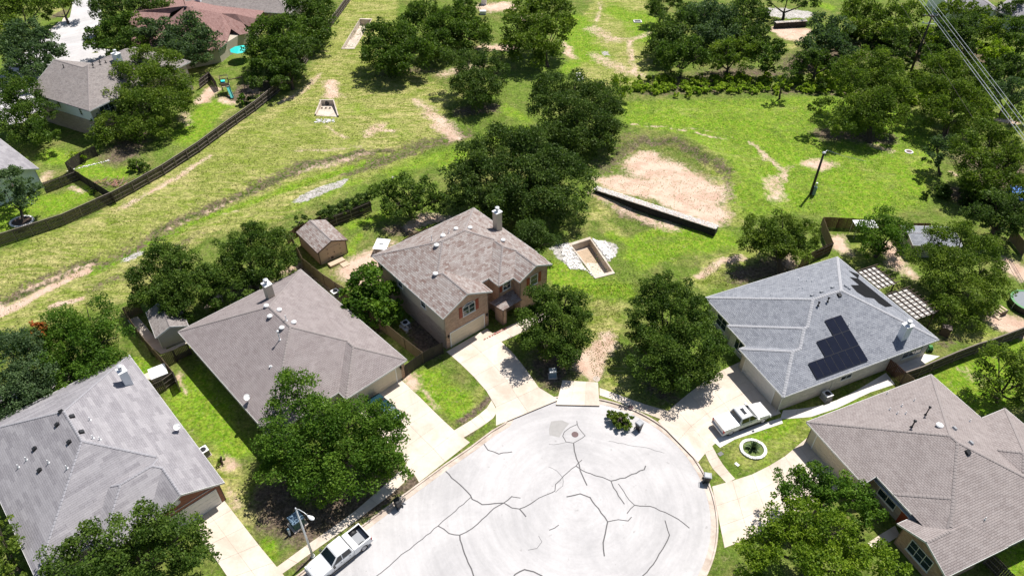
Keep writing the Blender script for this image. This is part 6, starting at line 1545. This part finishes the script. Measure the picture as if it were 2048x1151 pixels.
# ---------------------------------------------------------------- small things
def cover(name, label, px, py, r, m, z, ringm=None, cat='manhole cover'):
    p = W(px, py, z); t_ = thing(name, label, cat, (p.x, p.y, z)); MB().lathe([(r, 0), (r, .012), (r*.85, .014), (r*.84, .008), (r*.2, .008)], 22).build('lid', MAT[m], t_)
    if ringm: MB().lathe([(r*1.5, -.05), (r*1.5, .02), (r*1.05, .025), (r*1.04, .004)], 22).build('collar', MAT[ringm], t_)
    return t_
cover('manhole_cover', 'dark round manhole cover inside the ring of sealed cracks on the road', 1150, 868, .36, 'iron', RZ+.006)
cover('manhole_cover', 'reddish round cover in the pavement above the dark bin', 1262, 814, .3, 'iron', .035)
cover('manhole_cover', 'manhole cover with pale concrete collar in the pasture grass', 1818, 303, .45, 'iron', .03, 'rockw')
cover('manhole_cover', 'flat grey round cover in the dirt above the concrete pad', 1193, 757, .4, 'kerb', .02)
def simple(name, label, cat, px, py, parts, rz=0, z=0, group=None):
    p = W(px, py, z); t_ = thing(name, label, cat, (p.x, p.y, z), rz, group)
    for nm, m, bxs, bv in parts:
        mb = MB()
        for q in bxs: mb.box(*q)
        mb.build(nm, MAT[m], t_, bevel=bv)
    return t_
kr = math.atan2(kd.y, kd.x)
simple('transformer', 'green utility transformer with reflection-painted blue-grey lid on a concrete pad behind the street lamp', 'transformer', 596, 1048, [('pad','kerb',[(-.75,.75,-.7,.7,0,.12)],0),('cabinet','green',[(-.55,.55,-.5,.5,.12,1.05)],.03),('lid','bluegrey',[(-.6,.6,-.55,.55,1.05,1.2)],.05),('door','green',[(-.5,.0,-.53,-.5,.2,1.0),(.02,.5,-.53,-.5,.2,1.0)],0)], kr)  # lid's blue-grey stands in for the sun's reflection on its top
simple('utility_pedestal', 'pale blue-grey utility pedestal under the porch oak', 'utility box', 1105, 752, [('pad','kerb',[(-.5,.5,-.45,.45,0,.08)],0),('cabinet','bluegrey',[(-.38,.38,-.3,.3,.08,.95)],.04),('lid','metal',[(-.42,.42,-.34,.34,.95,1.02)],.02)], .1)
p = W(580, 1068, 0); t_ = thing('marker_post', 'short white marker post beside the green transformer', 'post', tuple(p)); MB().tube([(0,0,0),(0,0,.85)], .1, 10).build('tube', MAT['vent_w'], t_); MB().lathe([(.12,.85),(.1,.95),(.03,1.0)], 10).build('cap', MAT['bluegrey'], t_)
simple('water_meter', 'dark rectangular water meter lid in the lawn by the pavement', 'meter lid', 1441, 907, [('lid','black',[(-.28,.28,-.2,.2,0,.03)],0)], math.radians(30))
simple('cleanout_cap', 'small white cap in the lawn below the round stone planter', 'cap', 1474, 928, [('lid','vent_w',[(-.22,.22,-.14,.14,0,.04)],.02)], math.radians(-50))
def ac(label, px, py, rz, top_mat='vent_w'):
    p = W(px, py, 0); t_ = thing('air_conditioner', label, 'air conditioner', tuple(p), rz, 'air conditioner units'); MB().box(-.5,.5,-.5,.5,0,.08).build('pad', MAT['kerb'], t_)
    MB().box(-.42,.42,-.42,.42,.08,.85).build('casing', MAT['solarlid'], t_, bevel=.05)
    MB().box(-.44,.44,-.44,.44,.85,.9).build('top', MAT[top_mat], t_, bevel=.03); MB().lathe([(.3,.905),(.3,.93),(.27,.93),(.27,.91),(.05,.91)], 18).build('fan_grille', MAT['black'], t_)  # top panel has its own material, white by default
    for k in range(6): MB().box(-.43,.43,-.428,-.42,.16+.11*k,.2+.11*k).build('louvre', MAT['black'], t_)
ac('white-topped air conditioner on the lawn beside the pale grey roof', 411, 909, math.radians(43)); ac('air conditioner between the blue-grey house and the curved path', 1651, 797, math.radians(22))
ac('air conditioner in the gap behind the taupe roof edge', 672, 592, math.radians(44)); ac('air conditioner in the shade under the two-storey side wall', 812, 655, math.radians(40))
simple('garden_bench', 'pale bench in the shade beside the two-storey side wall', 'bench', 808, 660, [('seat','metal',[(-.7,.7,-.2,.2,.4,.45)],0),('backrest','metal',[(-.7,.7,.2,.24,.5,.85)],0),('leg','metal',[(-.65,-.6,-.18,.18,0,.4)],0),('leg','metal',[(.6,.65,-.18,.18,0,.4)],0)], math.radians(-45))
simple('garden_table', 'white rectangular table beside the back corner of the mottled brown roof', 'table', 765, 500, [('tabletop','vent_w',[(-.95,.95,-1.2,1.2,1.0,1.06)],.01)]+[('leg','vent_w',[(x,x+.07,y,y+.07,0,1.0)],0) for x in (-.85,.78) for y in (-1.1,1.03)]+[('tray','black',[(-.3,.25,-.08,.05,1.06,1.09)],0)], math.radians(-8))
simple('storage_box', 'white-lidded box in the fenced corner beside the pale grey roof', 'box', 323, 758, [('body','siding_g',[(-.8,.8,-.8,.8,0,1.25)],.02),('lid','vent_w',[(-.9,.9,-.9,.9,1.25,1.33)],.02)], math.radians(33))
t_ = simple('wooden_ramp', 'pale timber step and ramp at the doors of the tan shed', 'ramp', 676, 529, [('deck','wood',[(-1.1,1.1,-.1,.7,.0,.35)],.01),('step','wood',[(.2,1.2,-1.1,-.12,0,.12)],.01)], math.radians(40))
# shade sail / sheds in the right hand garden
simple('canopy', 'white flat canopy under the bright tree in the fence corner', 'canopy', 1722, 470, [('top','vent_w',[(-1.5,1.5,-.9,.9,1.9,1.96)],.01)]+[('leg','metal',[(x,x+.05,y,y+.05,0,1.9)],0) for x in (-1.4,1.35) for y in (-.8,.75)], 0)
Sg = House('shed', 'grey metal-roofed shed between the bright tree and the olive oak', O(1826, 490, 2.1), -3, [Block(0, 6.5, 0, 4.5, 2.1, .18, 'WE')], 'shD', 'cap', 'shed', capw=.08); Sg.walls(.15, 6.35, .15, 4.35, 'siding_g', z1=2.08, gable=('WE', 2.45))
simple('brown_cabinet', 'dark brown cabinet against the right end of the blue-grey house', 'cabinet', 1887, 668, [('body','trim_b',[(-.5,.5,-.4,.4,0,1.2)],.02),('lid','trim_b',[(-.55,.55,-.45,.45,1.2,1.26)],0),('door','trim_b',[(-.46,.46,-.42,-.4,.1,1.1)],0)], math.radians(-30))
p = W(1857, 700, 0); t_ = thing('hose_reel', 'green hose reel by the white wall below the chimney', 'hose reel', tuple(p)); MB().tube([(-.2,0,.45),(.2,0,.45)], [.32,.32], 14).build('drum', MAT['lime'], t_); MB().box(-.3,-.25,-.3,.3,0,.5).box(.25,.3,-.3,.3,0,.5).build('stand', MAT['green'], t_)
# trampoline
p = W(2052, 612, 0); t_ = thing('trampoline', 'round trampoline with green rim cut by the right edge', 'trampoline', tuple(p))
MB().lathe([(2.0,.0),(2.0,.86),(1.96,.86)], 28).build('skirt', MAT['black'], t_); MB().lathe([(2.08,.86),(2.08,.93),(1.78,.94),(1.76,.9)], 28).build('rim_pad', MAT['lime'], t_); MB().lathe([(1.77,.9),(1.77,.905),(.1,.9)], 28).build('mat', MAT['tramp'], t_)
for k in range(8): a = k*math.pi/4+.2; MB().tube([(2.1*math.cos(a),2.1*math.sin(a),0),(2.1*math.cos(a),2.1*math.sin(a),1.0)], .03, 6).build('leg', MAT['metal'], t_)
p = W(1998, 625, 0); t_ = thing('wooden_steps', 'pale wooden steps leading up to the trampoline', 'steps', tuple(p), math.radians(25))
for k in range(4): MB().box(-.6+.3*k,-.36+.3*k,-.5,.5,.1+.17*k,.15+.17*k).build('tread', MAT['wood'], t_)
MB().box(-.6,.6,-.55,-.5,0,.7).box(-.6,.6,.5,.55,0,.7).build('side_board', MAT['trim_b'], t_); MB().box(-1.2,-.65,-.9,1.1,0,.12).build('platform', MAT['wood'], t_)
# play tower, umbrella
p = W(455, 185, 0); t_ = thing('play_tower', 'small wooden play tower with a teal slide in the far back garden', 'play tower', tuple(p), math.radians(20))
for x in (-.7, .7):
    for y in (-.7, .7): MB().box(x-.05,x+.05,y-.05,y+.05,0,3.1).build('post', MAT['trim_b'], t_)
MB().box(-.75,.75,-.75,.75,1.45,1.52).build('deck', MAT['wood'], t_); MB().box(-.75,.75,.7,.75,3.0,3.12).box(-.75,.75,-.75,-.7,3.0,3.12).box(-.75,-.7,-.75,.75,3.0,3.12).box(.7,.75,-.75,.75,3.0,3.12).build('top_frame', MAT['rail'], t_)
MB().box(-.75,.75,-.78,-.74,1.6,2.2).box(-.78,-.74,-.75,.75,1.6,2.2).build('railing', MAT['brick_tan'], t_)
sl_ = MB().bar((0.35,-.75,1.5), (.75,-3.0,.15), .55, .05).bar((.08,-.75,1.6), (.48,-3.0,.25), .05, .22).bar((.62,-.75,1.6), (1.02,-3.0,.25), .05, .22).build('slide', MAT['teal'], t_)
MB().bar((.75,-.5,2.6),(3.2,0,2.6),.1,.12).bar((3.2,0,2.6),(3.2,-.8,0),.09,.09).bar((3.2,0,2.6),(3.2,.9,0),.09,.09).build('swing_frame', MAT['trim_b'], t_)
p = W(486, 120, 0); t_ = thing('garden_umbrella', 'bright turquoise garden umbrella beside the corner of the maroon roof', 'umbrella', tuple(p))
MB().tube([(0,0,0),(0,0,2.7)], .04, 8).build('pole', MAT['metal'], t_)
mb = MB(); 
for k in range(8):
    a, c_ = k*math.pi/4, (k+1)*math.pi/4; mb.face([(2.1*math.cos(a),2.1*math.sin(a),2.2),(2.1*math.cos(c_),2.1*math.sin(c_),2.2),(0,0,2.85)])
mb.build('canopy', MAT['teal_l'], t_)
simple('blue_tub', 'small blue tub beside the play tower', 'tub', 446, 167, [('body','blue',[(-.4,.4,-.35,.35,0,.5)],.05),('rim','teal_l',[(-.45,.45,-.4,.4,.5,.56)],.02)], .3)
t_ = thing('brush_pile', 'heap of dry sticks beside the meadow fence under the bright shrub', 'brush pile', tuple(W(226, 366, 0))); r = random.Random(44)
for k in range(60):
    p = Vector((r.gauss(0, 1.2), r.gauss(0, .6), r.uniform(.05, .35))); d = Vector((r.gauss(0, 1), r.gauss(0, 1), r.uniform(-.2, .3))).normalized()*r.uniform(.4, 1.0)
    MB().tube([p-d, p+d*.3, p+d], [.04, .035, .015], 5).build('stick', MAT['straw' if k % 3 else 'pink'], t_)
t_ = thing('stone_edging', 'row of pale edging stones behind the yellow-green shrub', 'stones', tuple(W(176, 332, 0)))
for k in range(18): rocks('stone', 1, lambda r, k=k: ((k/8.5-1)*2.6, (k/8.5-1)*1.6, .05), 'rockw', t_, (.1, .2), 45+k, None)
simple('drain_inlet', 'small pale concrete inlet box in shade at the edge of the upper field', 'drain inlet', 1275, 44, [('frame','rockw',[(-.9,.9,-.7,-.5,0,.2),(-.9,.9,.5,.7,0,.2),(-.9,-.7,-.5,.5,0,.2),(.7,.9,-.5,.5,0,.2)],0),('grate','black',[(-.7,.7,-.5,.5,0,.05)],0)])
simple('concrete_riser', 'white concrete riser with a dark hole, at the top of the broad pond oak', 'drain riser', 1159, 155, [('block','rockw',[(-.6,.6,-1.6,1.4,0,.35)],.05),('hole','black',[(-.2,.2,.7,1.1,.35,.37)],0)], .1)
simple('utility_box', 'small white box on a post at the top edge of the meadow', 'utility box', 968, 8, [('body','vent_w',[(-.6,.6,-.8,.8,0,1.6)],.03),('lid','metal',[(-.65,.65,-.85,.85,1.6,1.66)],0)])
simple('utility_box', 'low white box beside the upper meadow oaks', 'utility box', 966, 28, [('body','vent_w',[(-.7,.7,-.5,.5,0,.7)],.03),('lid','metal',[(-.75,.75,-.55,.55,.7,.76)],0)])
tarp = MB().face([(-1.6,-1.2,.3),(1.4,-1.3,.2),(1.7,1.0,.9),(-1.3,1.3,1.1)]).face([(-1.6,-1.2,.3),(-1.3,1.3,1.1),(-1.5,1.2,0),(-1.8,-1.2,0)]).face([(-1.6,-1.2,.3),(-1.7,-1.3,0),(1.5,-1.4,0),(1.4,-1.3,.2)]).build('tarpaulin', MAT['blue'], loc=tuple(W(2040, 392, 0))); tag(tarp, 'blue tarpaulin draped on the ground under the right-edge oak', 'tarpaulin')
t_ = thing('stone_edging', 'short row of pink edging stones at the porch of the brick house', 'stones', tuple(W(990, 668, 0)))
for k in range(9): rocks('stone', 1, lambda r, k=k: ((k-4)*.3, (k-4)*.22, .06), 'pink', t_, (.1, .16), 48+k, None)

# ---------------------------------------------------------------- undergrowth and tufts (nobody could count these)
def scatter_crowns(name, line, r_, n, m_, leaf=.3, hz=.5, seed=0, dens=1.0, zs=.6):
    r = random.Random(seed); L = resample([w2(p) for p in line], 60); lob = []
    c0 = L[30]
    for i in range(n):
        p = L[r.randint(0, 60)]+Vector((r.gauss(0, r_), r.gauss(0, r_*.6))); s_ = r.uniform(.45, 1.15)*hz*1.6; lob.append((p.x-c0.x, p.y-c0.y, s_*zs, s_))
    o = link(name, crown_mesh(name, lob, m_, leaf, dens, seed)); o.location = (c0.x, c0.y, 0); o['kind'] = 'stuff'; return o
scatter_crowns('reeds', [(1275,180),(1380,180),(1480,178),(1600,180),(1690,186)], 1.7, 150, 'reed_leaf', .3, .55, 61)
scatter_crowns('undergrowth', [(1290,168),(1380,166),(1480,164),(1600,166)], 1.0, 50, 'lime_leaf', .32, .7, 62)
scatter_crowns('undergrowth', [(1600,150),(1700,130),(1800,150),(1900,180),(1980,210)], 4.0, 40, 'olive', .4, 1.1, 64)
scatter_crowns('undergrowth', [(1680,90),(1780,90),(1900,110),(2000,150)], 5.0, 70, 'dark_oak', .42, 1.2, 65)
scatter_crowns('undergrowth', [(1830,195),(1900,210),(1960,225)], 2.5, 40, 'lime_leaf', .36, .8, 66)
scatter_crowns('undergrowth', [(1900,390),(1950,410),(2010,430)], 2.5, 30, 'dark_oak', .36, .9, 67)
scatter_crowns('undergrowth', [(1380,20),(1450,60),(1500,100)], 4.0, 40, 'dark_oak', .42, 1.1, 68)
scatter_crowns('undergrowth', [(60,790),(20,830),(110,765)], 1.0, 14, 'blueoak', .26, .6, 69)
def tufts(name, n, region, m_, size, seed):
    r = np.random.RandomState(seed); lx, ly = [], []
    P_ = np.array([w2(p) for p in region]); x0, y0 = P_.min(0); x1, y1 = P_.max(0)
    A_ = np.c_[r.uniform(x0, x1, n*3), r.uniform(y0, y1, n*3)]; A_ = A_[inside([tuple(p) for p in P_], A_[:, 0], A_[:, 1])][:n]
    g_ = fbm(A_[:, 0], A_[:, 1], .55, seed); A_ = A_[g_ > -.35]; k = len(A_)
    # height of the ground below each tuft: sample nearest terrain vertex through a coarse grid
    gx = ((V[:, 0]+200)/1.5).astype(int); gy = (V[:, 1]/1.5).astype(int); T_ = {}
    for a, b_, z in zip(gx, gy, Zv): T_[(a, b_)] = z
    z = np.array([T_.get((int((p[0]+200)/1.5), int(p[1]/1.5)), 0) for p in A_])
    an = r.uniform(0, 6.28, k); s = size*r.uniform(.5, 1.5, k); dx, dy = np.cos(an)*s, np.sin(an)*s
    ln = r.uniform(-.5, .5, (k, 2))*s[:, None]
    v0 = np.c_[A_[:, 0]-dx*.5, A_[:, 1]-dy*.5, z-.02]; v1 = np.c_[A_[:, 0]+dx*.5, A_[:, 1]+dy*.5, z-.02]; v2 = np.c_[A_[:, 0]+ln[:, 0], A_[:, 1]+ln[:, 1], z+s*.75]
    VV = np.stack([v0, v1, v2], 1).reshape(-1, 3); me_ = bpy.data.meshes.new(name); me_.vertices.add(k*3); me_.vertices.foreach_set('co', VV.ravel())
    me_.loops.add(k*3); me_.loops.foreach_set('vertex_index', np.arange(k*3)); me_.polygons.add(k); me_.polygons.foreach_set('loop_start', np.arange(k)*3); me_.polygons.foreach_set('loop_total', np.full(k, 3))
    at = me_.attributes.new('tint', 'FLOAT', 'POINT'); at.data.foreach_set('value', np.repeat(r.uniform(0, 1, k), 3)); me_.materials.append(MAT[m_]); me_.update(calc_edges=True)
    o = link(name, me_); o['kind'] = 'stuff'; return o
tufts('grass', 52000, [(-20,700),(-20,500),(240,410),(330,355),(520,225),(640,110),(700,0),(1000,0),(1020,230),(900,330),(740,370),(600,440),(430,470),(250,620),(100,650)], 'grass_l', .13, 71)
tufts('grass', 30000, [(1150,0),(1300,0),(1290,170),(1700,190),(1850,240),(1880,300),(1840,420),(1480,440),(1440,460),(1240,600),(1120,600),(1110,560),(1240,470),(1180,420),(1240,280),(1140,150)], 'grass_g', .12, 72)
tufts('grass', 9000, [(1130,570),(1400,560),(1420,520),(1480,560),(1400,600),(1240,600),(1240,760),(1190,760),(1140,600)], 'grass_l', .11, 73)
